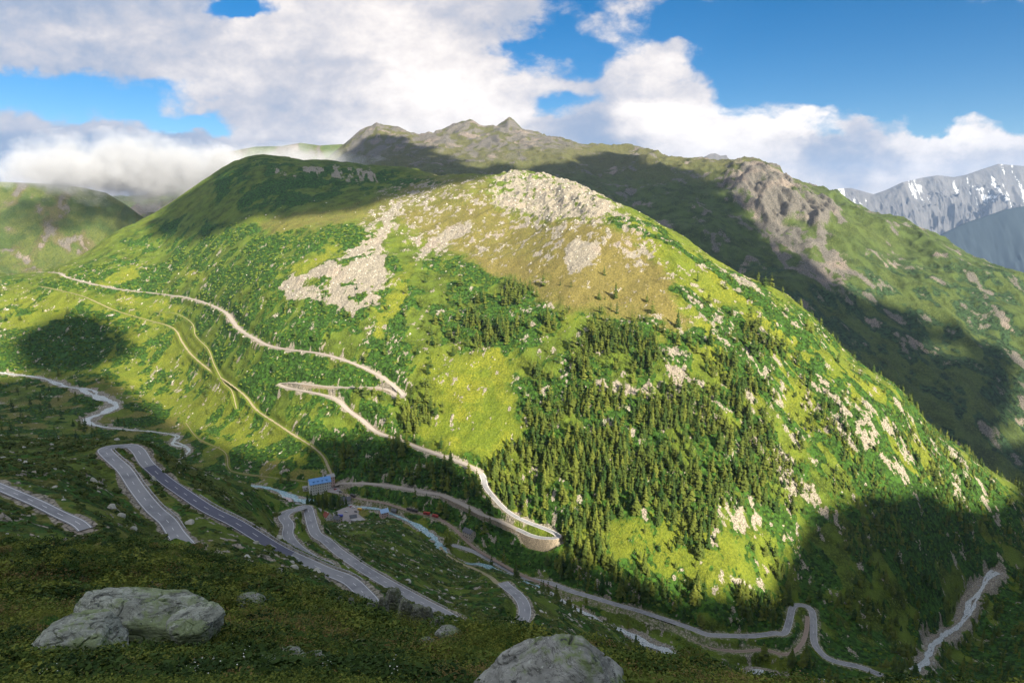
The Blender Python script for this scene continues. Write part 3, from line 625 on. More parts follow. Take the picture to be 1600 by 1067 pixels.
def dashes(C, offs, width, on, off_, step):
    """painted line pieces of one road in ONE mesh"""
    T = np.gradient(C[:, :2], axis=0); T /= np.linalg.norm(T, axis=1)[:, None]+1e-9; N = np.stack([-T[:, 1], T[:, 0]], -1)
    V = []; Fs = []
    for of in offs:
        for i in range(len(C)-1):
            if off_ and (i % int((on+off_)/step)) >= int(on/step): continue
            b = len(V)
            for n_, sgn in ((i, -1), (i, 1), (i+1, 1), (i+1, -1)):
                q = C[n_]; w_ = of+sgn*width/2; V.append((q[0]+N[n_, 0]*w_, q[1]+N[n_, 1]*w_, q[2]+.06))
            Fs.append((b, b+1, b+2, b+3))
    return V, [np.array(Fs)[:, ::-1]]
for k_, cw in (('n0', 0), ('n1', 0), ('n2', 0), ('n3', 0), ('valley', 0)):
    w_ = WDT[k_]-.45; V, Fs = dashes(RD[k_], (-w_, w_), .15, 1, 0, 1.5); st(mesh_np('road_marking', V, Fs, PAINT))
    V, Fs = dashes(RD[k_], (0,), .13, 3, 6, 1.5); st(mesh_np('road_marking', V, Fs, PAINT))
V, Fs = dashes(CPp[ia:ib+1], (-3.4, 3.4), .38, 1, 0, 2); V = [(a, b, c+.04) for a, b, c in V]; st(mesh_np('road_marking', V, Fs, PAINT))

k = NT('rough stone wall'); v = k.vor(.9, 'F1', 'Color'); q = k.n('ShaderNodeSeparateColor'); k.l(v, q.inputs[0]); e = k.vor(.9, 'DISTANCE_TO_EDGE')
c = k.mix(q.outputs[0], (.27,.22,.17), (.50,.40,.31)); c = k.mix(k.ss(e, .0, .12), (.07,.07,.06), c); k.col(k.mix(k.noise(.15, 4), c, k.mix(.5, c, (.12,.13,.08)))); k.bump(e, .7, .3); STONEW = k.m
for lab, V, Fs, i0, i1 in WALLS:
    o = mesh_np('retaining_wall', V, Fs, STONEW); tag(o, lab, 'retaining wall')
    if 'arches' in lab:
        DARK = simple('arch shade', (.02,.02,.02)); C = RD['rail']; Nn = side_of(C)  # near-black blocks stand for the shade inside the arches
        for u in (995, 1006):
            i = idx_px(C, u, 965+ (u-995)*.45); c0 = C[i, :2]+Nn[i]*(WDT['rail']+.5+.55); T = np.array([-Nn[i, 1], Nn[i, 0]]); pr = []
            ang = np.linspace(0, math.pi, 9); prof = [(-1.7, -8)]+[(-1.7*math.cos(a), -3.6+1.9*math.sin(a)) for a in ang]+[(1.7, -8)]
            nn_ = len(prof)
            V2 = [(c0[0]+T[0]*a+Nn[i, 0]*dd, c0[1]+T[1]*a+Nn[i, 1]*dd, C[i, 2]+b) for dd in (1.6, -.4) for a, b in prof]
            f = [np.array([list(range(nn_))]), np.array([[j, j+1, j+1+nn_, j+nn_] for j in range(nn_-1)])]
            mesh_np('arch', V2, f, DARK, parent=o)
# rails on the railway bed
for s_ in (-.55, .55):
    C = RD['rail']; N_ = side_of(C); n = len(C); P0 = C[:, :2]+N_*(s_-.09); P1 = C[:, :2]+N_*(s_+.09); z0 = C[:, 2]+.05; z1 = C[:, 2]+.32
    V = np.concatenate([np.c_[P0, z0], np.c_[P0, z1], np.c_[P1, z1], np.c_[P1, z0]]); i = np.arange(n-1)
    st(mesh_np('rail', V, [np.stack([i+a*n, i+1+a*n, i+1+b*n, i+b*n], -1) for a, b in ((0, 1), (1, 2), (2, 3))], STEEL))
# guard rails
RAILM = simple('galvanised steel', (.50,.50,.50), rough=.5, metal=.5, var=.08)
def guard(key, a, b, sgn, lab, step=3):
    C = RD[key]; i0, i1 = sorted((idx_px(C, *a), idx_px(C, *b))); N_ = side_of(C)*sgn; seg = C[i0:i1+1]; Ns = N_[i0:i1+1]; off = WDT[key]+.35; n = len(seg)
    root = bpy.data.objects.new('guard_rail', None); COL.objects.link(root); root.location = seg[0, :3].tolist(); tag(root, lab, 'guard rail'); o0 = seg[0, :3]
    P0 = seg[:, :2]+Ns*off; P1 = seg[:, :2]+Ns*(off+.12); z = seg[:, 2]
    V = np.concatenate([np.c_[P0, z+.45], np.c_[P0, z+.85], np.c_[P1, z+.85], np.c_[P1, z+.45]])-o0; i = np.arange(n-1)
    mesh_np('beam', V, [np.stack([i+a*n, i+1+a*n, i+1+b*n, i+b*n], -1) for a, b in ((0, 1), (1, 2), (2, 3), (3, 0))], RAILM, parent=root)
    pb = None; w_ = .07
    bv = [(x, y, zz) for zz in (-.3, .82) for x, y in ((-w_, -w_), (w_, -w_), (w_, w_), (-w_, w_))]
    for j in list(range(0, n, step))[:98]:
        loc = Vector(((P1[j, 0]-o0[0]), (P1[j, 1]-o0[1]), z[j]-o0[2]))
        if pb is None: pb = mesh_np('post', bv, [np.array([[0,1,5,4],[1,2,6,5],[2,3,7,6],[3,0,4,7],[4,5,6,7]])], RAILM, parent=root); q = pb
        else: q = pb.copy(); COL.objects.link(q); q.parent = root
        q.location = loc
guard('n1', (300, 777), (552, 917), +1, 'long steel guard rail on the valley side of the dark descending road')
guard('n1', (165, 706), (270, 833), -1, 'steel guard rail on the outer side of the upper left hairpin road')
guard('n2', (510, 850), (688, 955), +1, 'steel guard rail along the straight road below the lower hairpin')

# ------------------------------------------------------------------ the ridge behind
RP = [(480,262,4600),(515,252,4500),(550,222,4400),(575,200,4300),(590,194,4300),(604,201,4300),(622,200,4350),(640,210,4350),(665,212,4400),(700,199,4450),(718,190,4500),(735,190,4500),(750,199,4500),(765,204,4450),
 (815,206,4300),(850,215,4100),(900,228,3900),(940,234,3750),(985,232,3600),(1030,243,3450),(1080,252,3250),(1130,254,3100),(1165,252,3000),(1190,257,2950),(1240,279,2850),(1290,296,2750),(1310,312,2700),(1400,345,2600),(1450,370,2500),(1510,397,2400),(1600,430,2300),(1750,480,2200),(-100,300,5200),(300,300,5000),
 (560,262,3500),(600,240,3700),(600,262,3100),(700,240,3600),(700,262,3000),(640,300,2700),(800,240,3400),(800,275,2800),(850,300,2500),(940,270,3000),(940,320,2450),(1000,280,2900),(1000,340,2400),(1080,300,2700),(1080,370,2200),
 (1140,280,2750),(1200,300,2600),(1200,360,2350),(1200,430,2000),(1200,480,1800),(1300,340,2400),(1300,400,2150),(1300,480,1880),(1300,560,1650),(1400,400,2280),(1400,450,2080),(1400,550,1750),(1400,620,1600),(1510,450,2100),(1510,500,1930),(1510,600,1650),(1510,700,1450),(1510,760,1370),(1620,520,1900),(1620,650,1600),(1620,780,1350),
 (500,300,3400),(400,330,3400),(200,380,3400),(-100,400,3400),(1100,480,1850),(1000,450,2000),(800,360,2300),(600,360,2500),(1750,560,1800),(1750,750,1400)]
crest = [q for q in RP[:32]]
BKR = [(u, v+45, Y*1.18) for u, v, Y in crest[::2]] + [(u, v+110, Y*1.5) for u, v, Y in crest[::3]]
EVR = tps(RP+BKR, .0002)
rc = np.linspace(-.75, 1.05, 900); ry = np.concatenate([np.geomspace(1300, 2600, 260)[:-1], np.geomspace(2600, 4700, 260)[:-1], np.geomspace(4700, 7000, 50)])
rcc = np.linspace(-.75, 1.05, 181); ryc = np.geomspace(1290, 7100, 160); a_, b_ = np.meshgrid(rcc, ryc); RS = EVR(a_, b_)
RPp, RY = np.meshgrid(rc, ry)
fx = np.clip((RPp+.75)/1.8*180, 0, 179.99); fy = np.clip(np.log(RY/1290)/math.log(7100/1290)*159, 0, 158.99); i = fx.astype(int); j = fy.astype(int); a_ = fx-i; b_ = fy-j
S = (RS[j, i]*(1-a_)+RS[j, i+1]*a_)*(1-b_)+(RS[j+1, i]*(1-a_)+RS[j+1, i+1]*a_)*b_
RX = RPp*RY; RZ = S*RY; RU, RV = proj(RX, RY, RZ)
# the pointed summit
pk = at(795, 181, 4500); dd = np.abs((RX-pk[0])/105)**1.15+np.abs((RY-pk[1])/260)**1.3
RZ = np.maximum(RZ, np.where(dd < 1.4, pk[2]-dd*92+RX*0, -9e9))
rw = RU+fbm(RX/60, RY/60, 4, 3)*16; rw2 = RV+fbm(RX/60+9, RY/60, 4, 4)*9
def rpm(poly, soft=5): return smooth(-soft, soft, sdf_poly(rw, rw2, poly))
P_SCARP = [(1135,262),(1160,260),(1200,268),(1250,290),(1300,310),(1315,330),(1290,355),(1262,345),(1230,345),(1210,360),(1180,330),(1145,325)]
scarp = rpm(P_SCARP, 8)
rib = ridged(RX/75+RY/300, RY/500, 4, 201, .55); rfine = fbm(RX/22, RY/60, 4, 205, .6); rrid = ridged(RX/190, RY/260, 5, 207, .5)
rhi = smooth(290, 200, RV)*smooth(480, 560, RU)*smooth(1000, 850, RU)
RZ += 30*rrid*smooth(1500,2200,RY)*(1-.5*smooth(.97,1,RY/4300)) + 34*scarp*rib + 13*rfine*(.35+scarp-.2*rhi) + 11*rhi*rib + 10*smooth(430,620,RV)*rib
RN = fbm(RX/45, RY/60, 5, 211, .6)
chute = np.zeros(RU.shape)
for pl in ([(1215,350),(1250,390),(1290,430),(1320,460),(1325,465),(1280,428),(1235,385)], [(1300,385),(1330,425),(1370,455),(1365,458),(1320,428)], [(1190,345),(1215,380),(1235,420),(1228,420),(1205,385)]): chute = np.maximum(chute, smooth(-3, 3, sdf_poly(rw*.3+RU*.7, rw2*.3+RV*.7, pl)))
R_rock = mx(scarp*smooth(-.6, .1, RN+.3*rib), rhi*smooth(-.25, .2, RN+.35*rib), smooth(.16, .42, RN)*.75, chute*.9, rpm([(1180,345),(1290,355),(1330,400),(1320,470),(1230,420)],10)*smooth(-.1,.3,RN+.3*rib))
R_shrub = smooth(300, 480, RV)*smooth(-.25, .1, RN*1.0)*.8*(1-R_rock)
R_bright = .55*mx(rpm([(1380,430),(1420,450),(1420,480),(1350,470),(1330,440)], 10), smooth(-.3, .4, fbm(RX/240, RY/240, 3, 221)))*.7
R_brown = smooth(330, 240, RV)*.7
ro = mesh_np('mountain_ridge', np.stack([RX, RY, RZ], -1).reshape(-1, 3), [grid_faces(*RX.shape)], M_RIDGE, smooth_=True); st(ro)
for k_, a_ in (('rock', R_rock), ('shrub', R_shrub), ('bright', R_bright), ('brown', R_brown)): set_attr(ro, k_, a_)
# ------------------------------------------------------------------ far mountains as ridges with real depth
def massif(name, prof, depth, base_z, mat, seed, rough=1.0, rows=160, n=420, grow=.9, sc_=400., snow=None, attrs=None):
    P = np.array([at(u, v, Y) for u, v, Y in prof]); t = np.linspace(0, len(P)-1, n)
    X0 = np.interp(t, np.arange(len(P)), P[:, 0]); Y0 = np.interp(t, np.arange(len(P)), P[:, 1]); Zc = np.interp(t, np.arange(len(P)), P[:, 2])
    s = np.linspace(-1, 1, rows)[:, None]; X = X0[None, :]+0*s; Y = Y0[None, :]+s*depth
    h = (1-np.abs(s)**grow)
    h = h*(.45+.55*h)
    Z = base_z+(Zc[None, :]-base_z)*h
    R = ridged(X/sc_, Y/sc_*.8, 6, seed, .55); Z = Z + (R-.55)*rough*np.abs(Zc-base_z)[None, :]*.26*smooth(0, .25, np.abs(s)) + fbm(X/sc_*3, Y/sc_*3, 5, seed+5, .6)*rough*sc_*.09*smooth(0,.03,np.abs(s))
    o = st(mesh_np(name, np.stack([X, Y, Z], -1).reshape(-1, 3), [grid_faces(rows, n)], mat, smooth_=True)); return o, X, Y, Z
def put(o, **kw):
    for a, b in kw.items(): set_attr(o, a, b)
lo, X, Y, Z = massif('hill', [(-250,300,2900),(-60,280,3000),(90,286,3050),(130,292,3100),(165,300,3150),(195,318,3200),(225,340,3300),(250,372,3400)], 1100, -420, M_RIDGE, 31, .35, rows=300, n=500, sc_=240)
q = fbm(X/60, Y/60, 5, 5, .6); u_, v_ = proj(X, Y, Z)
put(lo, rock=smooth(.2, .45, q+.3*fbm(X/20, Y/70, 3, 6))*.8, shrub=smooth(.0, .3, -q)*.15, bright=np.full(X.shape, 1.0), brown=smooth(-.1, .5, q))
lo, X, Y, Z = massif('hill', [(150,420,3600),(200,330,4200),(250,285,4300),(320,262,4400),(335,240,5200),(400,228,5600),(440,227,5600),(470,222,5600),(500,226,5600),(535,224,5700),(600,240,5800)], 1500, -250, M_RIDGE, 37, .45, rows=260, n=420, sc_=330)
q = fbm(X/90, Y/90, 5, 5, .6)
put(lo, rock=smooth(-.1, .25, q), shrub=q*0, bright=np.full(X.shape, .5), brown=smooth(-.3, .3, q))
k = NT('bare peak rock and snow'); sn = k.attr('snow'); n_ = k.noise(.006, 8, .7); n2_ = k.noise(.02, 6, .7)
c = k.mix(n_, (.02,.026,.036), (.17,.165,.165)); c = k.mix(k.ss(k.math('ADD', sn, k.math('MULTIPLY', k.math('SUBTRACT', n2_, .5), 1.6)), .46, .62, 0, .8), c, (.55,.58,.62)); k.col(c); k.bump(n2_, .8, 12); PEAK = k.m
def snowm(X, Y, Z, seed, lo_, hi_, sc_=420.):
    return smooth(lo_, hi_, Z)*smooth(.10, .3, fbm(X/sc_, Y/sc_*.35, 5, seed, .65))
lo, X, Y, Z = massif('mountain', [(1180,345,11500),(1295,302,12000),(1310,294,12000),(1330,293,12000),(1365,303,12000),(1385,296,12000),(1410,284,12000),(1440,277,12500),(1465,273,12500),(1490,276,12500),(1510,272,12500),(1560,255,12500),(1640,262,12500),(1800,300,12500)], 3600, -1400, PEAK, 47, 1.5, rows=420, n=760, sc_=900)
put(lo, snow=snowm(X, Y, Z, 9, -350, 250, 170)*.62)
lo, X, Y, Z = massif('mountain', [(1400,420,8200),(1440,385,8200),(1475,362,8200),(1510,345,8200),(1570,325,8200),(1700,300,8200)], 2000, -1400, simple('dark forested slope', (.018,.030,.040)), 53, .7, rows=160, n=220, sc_=900)
lo, X, Y, Z = massif('mountain', [(1060,290,7800),(1090,254,7800),(1100,243,7800),(1110,238,7800),(1118,237,7800),(1126,241,7800),(1135,240,7800),(1142,252,7800),(1180,285,7800)], 700, -300, PEAK, 59, .6, rows=120, n=200, sc_=420)
put(lo, snow=X*0+.2)
# ground sheet far below, reaching the horizon
gs = st(mesh_np('valley_ground', [(-13500,-3000,-1500),(13500,-3000,-1500),(13500,17000,-1500),(-13500,17000,-1500)], [np.array([[0,1,2,3]])], simple('far valley', (.05,.08,.05), sc_=.001)))

# ------------------------------------------------------------------ the mountain behind the viewer: keeps the near slope and the village in shade
hx, hy = sh; lx, ly = -hy, hx                       # towards the sun, and across
TAN = math.tan(R_(SUN_EL)); S0 = 1300.0
BND = [(60,585),(170,583),(240,640),(330,688),(400,712),(455,720),(478,690),(500,683),(560,678),(640,692),(700,718),(740,748),(790,805),(850,862),(960,893),(1050,930),(1190,930),(1235,865),(1265,800),(1350,775),(1430,765),(1530,800)]
bp = np.array([hit(u, v, thr_u(u)-20, 3000, Z0) for u, v in BND]); Lb = bp[:, 0]*lx+bp[:, 1]*ly; Sb = bp[:, 0]*hx+bp[:, 1]*hy
zb = bp[:, 2]+(S0-Sb)*TAN; o_ = np.argsort(Lb); Lb, zb = Lb[o_], zb[o_]
print('crest', np.c_[Lb, zb].astype(int).tolist())
Lg = np.concatenate([np.linspace(-3000, 100, 40)[:-1], np.linspace(100, 1300, 300), np.linspace(1300, 3500, 30)[1:]])
zc = np.interp(Lg, Lb, zb) + 10*fbm(Lg/40, Lg*0, 4, 77)
Sg = np.concatenate([[20], np.linspace(60, S0-40, 70), np.linspace(S0-30, S0+30, 7), np.linspace(S0+60, 2600, 30)])
bx0 = 20*hx+Lg*lx; by0 = 20*hy+Lg*ly
base = np.where(Lg > 15, H(np.clip(np.where(by0 > 3, 1.2*np.maximum(by0, 3), 3.6), None, 1e9), np.maximum(by0, 3)), -1.5)
base = np.where(Lg < -15, np.maximum(-1.5-np.abs(Lg)*.15, -420), base)
LG, SG = np.meshgrid(Lg, Sg); t_ = np.clip((SG-20)/(S0-20), 0, None)
ZG = np.where(t_ <= 1, base[None]+(zc-base)[None]*t_**1.12, zc[None]-(SG-S0)*.6)
ZG += 30*fbm(LG/160, SG/160, 5, 79)*smooth(0, .2, t_)*smooth(0, .06, np.abs(t_-1))
XG = SG*hx+LG*lx; YG = SG*hy+LG*ly
bo = st(mesh_np('mountain_slope', np.stack([XG, YG, ZG], -1).reshape(-1, 3), [grid_faces(*XG.shape)], M_RIDGE, smooth_=True))
for k_ in ('rock', 'shrub', 'bright', 'brown'): set_attr(bo, k_, smooth(.0, .4, fbm(XG/90, YG/90, 4, len(k_)*7)))
# ------------------------------------------------------------------ clouds overhead, outside the view, whose shadows lie on the slopes
def hitR(u, v):
    p, s = SL(u, v); i = int(np.clip(np.searchsorted(rc, p), 1, len(rc)-1)); sc2 = RZ[:, i]/ry; ok = np.where(sc2 >= s)[0]
    j = ok[0] if len(ok) else int(np.argmax(sc2)); return np.array([p*ry[j], ry[j], RZ[j, i]])
CLM = NT('white cloud'); CLM.col((.9,.9,.9)); CLM = CLM.m
def cloud(poly, alt, target, seed, grow=0.0, wob=60., hole=.0, cell=24.):
    P = []
    for i in range(len(poly)):
        (u0, v0), (u1, v1) = poly[i], poly[(i+1) % len(poly)]
        for f in (0, .5):
            q = (hit(u0+(u1-u0)*f, v0+(v1-v0)*f, thr_u(u0+(u1-u0)*f)-20, 2600, Z0) if target == 'M' else hitR(u0+(u1-u0)*f, v0+(v1-v0)*f))
            q = q+SUN*((alt-q[2])/SUN[2]); P.append(q[:2])
    P = np.array(P); lo_, hi_ = P.min(0)-wob*2-grow, P.max(0)+wob*2+grow
    gx = np.arange(lo_[0], hi_[0], cell); gy = np.arange(lo_[1], hi_[1], cell); X, Y = np.meshgrid(gx, gy)
    d = sdf_poly(X, Y, P, False)+grow+wob*fbm(X/140, Y/140, 5, seed, .6)*1.6
    if hole: d = np.minimum(d, (hole-fbm(X/170+9, Y/170, 4, seed+3))*160)
    ins = d > 0; top = alt+np.sqrt(np.maximum(d, 0))*9*(1+.5*fbm(X/90, Y/90, 3, seed+1)); bot = alt-np.sqrt(np.maximum(d, 0))*2
    idx = -np.ones(ins.shape, int); cellm = ins[:-1, :-1]|ins[1:, :-1]|ins[:-1, 1:]|ins[1:, 1:]
    n = X.size; idx = np.arange(n).reshape(X.shape)
    f = np.stack([idx[:-1, :-1], idx[:-1, 1:], idx[1:, 1:], idx[1:, :-1]], -1)[cellm]
    V = np.concatenate([np.stack([X, Y, top], -1).reshape(-1, 3), np.stack([X, Y, bot-.5], -1).reshape(-1, 3)])
    F_ = np.concatenate([f, f[:, ::-1]+n]); used, inv = np.unique(F_, return_inverse=True)
    o = mesh_np('cloud', V[used], [inv.reshape(F_.shape)], CLM, smooth_=True); st(o)
SHM = [([(235,345),(300,300),(355,262),(400,243),(520,248),(640,258),(740,270),(700,284),(600,300),(520,325),(440,342),(380,352),(300,345)], 'M', .10),
       ([(385,250),(520,253),(640,265),(730,279),(640,300),(560,322),(470,334),(400,318)], 'M', -9),
       ([(85,500),(150,498),(190,520),(185,555),(150,580),(60,580),(40,520)], 'M', 0)]
for i_, (pl, tg, hl) in enumerate(SHM): cloud(pl, 1500, tg, 300+i_*5, grow=0 if i_ == 2 else 35., wob=28 if i_ else 45, hole=max(hl, 0))
SHR = [([(520,255),(560,225),(600,210),(640,225),(690,235),(760,262),(830,268),(880,262),(960,240),(1060,262),(1120,275),(1150,330),(1200,380),(1270,425),(1340,480),(1420,490),(1510,525),(1570,560),(1570,800),(1450,740),(1300,600),(1150,450),(1000,360),(860,300),(640,290)], 'R', .42)]
for i_, (pl, tg, hl) in enumerate(SHR): cloud(pl, 1700, tg, 340+i_*5, wob=60, hole=hl, cell=34)
# ------------------------------------------------------------------ air

hm = bpy.data.materials.new('haze'); hm.use_nodes = True; t2 = hm.node_tree; t2.nodes.remove(t2.nodes['Principled BSDF'])
pv = t2.nodes.new('ShaderNodeVolumePrincipled'); pv.inputs['Color'].default_value = (.42,.63,1,1); pv.inputs['Density'].default_value = HAZE
pv.inputs['Anisotropy'].default_value = .2
t2.links.new(pv.outputs[0], t2.nodes['Material Output'].inputs['Volume'])
hz = mesh_np('haze', [(x, y, z) for z in (-1501.5, 1120) for x, y in ((-14000,-3500),(14000,-3500),(14000,17500),(-14000,17500))],
             [np.array([[3,2,1,0],[4,5,6,7],[0,1,5,4],[1,2,6,5],[2,3,7,6],[3,0,4,7]])], hm); tag(hz, kind='stuff')

# ------------------------------------------------------------------ conifers
k = NT('conifer needles'); r = k.n('ShaderNodeObjectInfo').outputs['Random']; a = k.attr('shade'); f = k.noise(.6, 4, .7)
m1 = k.mix(f, (.009,.028,.008), (.032,.075,.014)); m2 = k.mix(f, (.050,.078,.012), (.165,.180,.030))
k.col(k.mix(k.math('FRACT', k.math('ADD', r, a)), m1, m2)); k.b.inputs['Roughness'].default_value = .9; NEEDLE = k.m
BARK = simple('bark', (.09,.065,.045), var=.3, sc_=2)
def conifer(seed, tiers=9, spikes=8, slim=.20, dens=1.0):
    """a crown of drooping branch fans around a straight stem; unit height"""
    g = np.random.default_rng(seed); V = []; T = []
    for t in range(tiers):
        f = t/(tiers-1.0); z = .12+.84*f**.92; r = slim*(1-f)**.85*(1+.25*g.standard_normal()*.6)+.018
        n = max(4, int(spikes*(1-.45*f))); a0 = g.random()*6.28
        for s in range(n):
            if g.random() > dens: continue
            a = a0+s*6.283/n+g.normal()*.15; rr = r*(.7+.55*g.random()); dr = .35*rr+.02; wd = 2.6*rr/n*1.25+.012
            c, s_ = math.cos(a), math.sin(a); b = len(V); zz = z+g.normal()*.012
            V += [(0, 0, zz+.05), (c*rr*.62-s_*wd, s_*rr*.62+c*wd, zz-dr*.45), (c*rr, s_*rr, zz-dr), (c*rr*.62+s_*wd, s_*rr*.62-c*wd, zz-dr*.45), (c*rr*.5, s_*rr*.5, zz-dr*.1-.035)]
            T += [(b, b+1, b+2), (b, b+2, b+3), (b+4, b+2, b+1), (b+4, b+3, b+2)]
    b = len(V); V += [(.012, 0, .93), (-.006, .01, .93), (-.006, -.01, .93), (0, 0, 1.02)]; T += [(b, b+1, b+3), (b+1, b+2, b+3), (b+2, b, b+3)]
    return np.array(V), np.array(T)
def trunk():
    n = 6; V = []
    for z, r in ((-.06, .020), (.5, .012), (.97, .002)):
        for i in range(n): V.append((r*math.cos(i*6.283/n), r*math.sin(i*6.283/n), z))
    Fq = [(i+j*n, (i+1) % n+j*n, (i+1) % n+(j+1)*n, i+(j+1)*n) for j in range(2) for i in range(n)]
    return np.array(V), np.array(Fq)
PROTO = [conifer(s, 10, 9, sl_, .95) for s, sl_ in ((1, .17), (2, .21), (3, .19), (4, .24))]
PROTL = [conifer(s, 7, 6, sl_, .92) for s, sl_ in ((5, .18), (6, .22), (7, .20), (8, .26))]
TV, TF = trunk()
cand = []
def scatter(n, dens, ylo=150, yhi=2400, seed=1, weight=None):
    """random ground cells, denser where dens says; returns row/col floats"""
    g = np.random.default_rng(seed); out = []; cell = (np.gradient(Ys)[:, None]*np.gradient(cols)[None, :]*Ys[:, None])
    w = dens*cell*((YY > ylo) & (YY < yhi)); tot = w.sum()
    k_ = np.searchsorted(np.cumsum(w.ravel()), g.random(n)*tot); k_ = np.clip(k_, 0, w.size-1); j, i = np.unravel_index(k_, w.shape)
    x = XX[j, i]+g.normal(size=n)*.8; y = YY[j, i]+g.normal(size=n)*.8
    return np.stack([x, y, H(x, y)], -1), tot
def spaced(P, r):
    keep = {}; out = []
    for i, (x, y, z) in enumerate(P):
        a, b = int(x/r), int(y/r); ok = True
        for da in (-1, 0, 1):
            for db in (-1, 0, 1):
                for q in keep.get((a+da, b+db), ()):
                    if (q[0]-x)**2+(q[1]-y)**2 < r*r: ok = False
        if ok: keep.setdefault((a, b), []).append((x, y)); out.append(i)
    return P[out]
FO = lambda pl, s=12: smooth(-s, s, sdf_poly(wu, wv, pl))
P_F1 = [(905,525),(960,505),(1000,508),(1030,520),(1050,548),(1030,572),(985,575),(940,560),(900,560)]
P_F2 = [(820,640),(860,600),(870,570),(900,560),(930,600),(920,640),(1060,620),(1110,650),(1140,690),(1160,740),(1200,770),(1190,800),(1120,790),(1090,850),(1040,850),(1000,800),(960,860),(900,840),(860,815),(800,795),(770,745),(790,700)]
P_F3 = [(720,500),(760,460),(820,450),(815,480),(790,520),(740,545),(715,530)]
P_F4 = [(500,690),(600,680),(700,720),(750,760),(780,810),(700,770),(600,750),(530,740)]
P_F5 = [(870,860),(960,880),(1080,930),(1200,935),(1230,960),(1100,975),(960,935),(880,900)]
P_F6 = [(1120,545),(1170,600),(1230,690),(1290,760),(1380,830),(1480,900),(1500,960),(1380,900),(1290,840),(1200,760),(1130,650),(1080,560)]
P_F7 = [(1180,500),(1240,560),(1330,640),(1440,740),(1510,800),(1520,860),(1420,790),(1320,700),(1220,600),(1160,520)]
P_F8 = [(640,640),(700,650),(690,680),(640,670)]
clump = smooth(-.10, .20, fbm(XX/34, YY/34, 5, 401, .62))
nomask = (1-smooth(-3,3,sdf_poly(UU,VV,[(795,846),(815,832),(880,828),(892,872),(835,885),(785,862)])))*(1-smooth(-3,3,sdf_poly(UU,VV,[(975,985),(1000,985),(1090,1030),(1080,1050),(1000,1015)])))*(1-M_road)*(1-gravel)*(1-smooth(.5, .9, M_bright*M_bright))*(roadw > 2.5)
dF = (mx(FO(P_F1, 20)*1.2, FO(P_F2, 34)*1.0)*(.07+.93*clump)*(1-.6*M_rock)+FO(P_F3)*.45*clump+FO(P_F4)*.12*clump+FO(P_F5)*.5*clump+FO(P_F6, 26)*.42*clump+FO(P_F7, 24)*.20*clump+FO(P_F8)*.2
      + smooth(440, 520, VV)*smooth(640, 700, UU)*.035*clump + smooth(600,680,VV)*smooth(1240,1300,UU)*.10*clump + .004*smooth(420,480,VV))*ZM*nomask*smooth(-388,-380,ZZ+smooth(560,700,UU)*200)
MBR = pm(P_MEADOW, 10, .3)
dF = dF*(1-.93*MBR)*(1-.75*pm([(980,800),(1060,780),(1130,850),(1180,880),(1190,920),(1060,925),(960,890),(900,850),(890,835)], 12))*(1-.9*pm([(200,560),(520,735),(480,760),(340,740),(90,600)], 8))
pts, tot = scatter(12000, dF, 600, 2300, 5)
pts = spaced(pts, 3.6)
hts = 7+20*rng.random(len(pts))**1.1*(.65+.5*(fbm(pts[:,0]/30, pts[:,1]/30, 3, 431)+.5))
hts *= np.where(pts[:, 1] > 1350, .7, 1.0); up_, vp_ = proj(pts[:, 0], pts[:, 1], pts[:, 2]); hts *= 1-.35*smooth(1150, 1300, up_)
uu, vv = proj(pts[:, 0], pts[:, 1], pts[:, 2])
inview = (uu > 60) & (uu < 1545) & (vv < 1075)
# the village's own trees
VT = [(481,790),(487,788),(493,791),(499,789),(505,792),(511,790),(517,793),(523,791),(529,793),(535,791),(541,790),(508,786),(520,787),(531,787),(497,785),(574,774),(538,786)]
vpts = np.array([hit(u, v, 780, 1000) for u, v in VT]); vh = np.array([19,21,17,20,22,18,20,17,18,15,14,19,17,16,15,13,15.])
size = hts/np.hypot(pts[:, 1], pts[:, 2])*inview
order = np.argsort(-size); ind = order[:300-len(VT)]; rest = order[300-len(VT):]
def make_tree(i, label, group):
    V, T = PROTO[i]; root = bpy.data.objects.new('conifer_tree', None); COL.objects.link(root); tag(root, label, 'tree', group)
    c = mesh_np('crown', V, [T], NEEDLE, parent=root); t = mesh_np('trunk', TV, [TF], BARK, parent=root, smooth_=True); return root
PR = None
LABF = 'dark green conifer standing in the forest on the lower mountainside across the valley'; GF = 'conifers of the mountainside forest'
LABV = 'tall dark spruce in the tight clump beside the blue roofed hotel'; GV = 'spruces beside the hotel'
protos = {}
def place(p, h, lab, grp, k_):
    key = (k_, grp)
    if key not in protos: r_ = make_tree(k_, lab, grp); protos[key] = r_
    else:
        s = protos[key]; r_ = s.copy(); COL.objects.link(r_)
        for ch in s.children:
            c = ch.copy(); COL.objects.link(c); c.parent = r_
    r_.location = (p[0], p[1], p[2]-.3); r_.scale = (h*(.9+.3*random.random()),)*2+(h,); r_.rotation_euler = (0, 0, random.random()*6.28)
for n, q in enumerate(ind): place(pts[q], hts[q], LABF, GF, n % 4)
for n in range(len(VT)): place(vpts[n], vh[n], LABV, GV, n % 4)
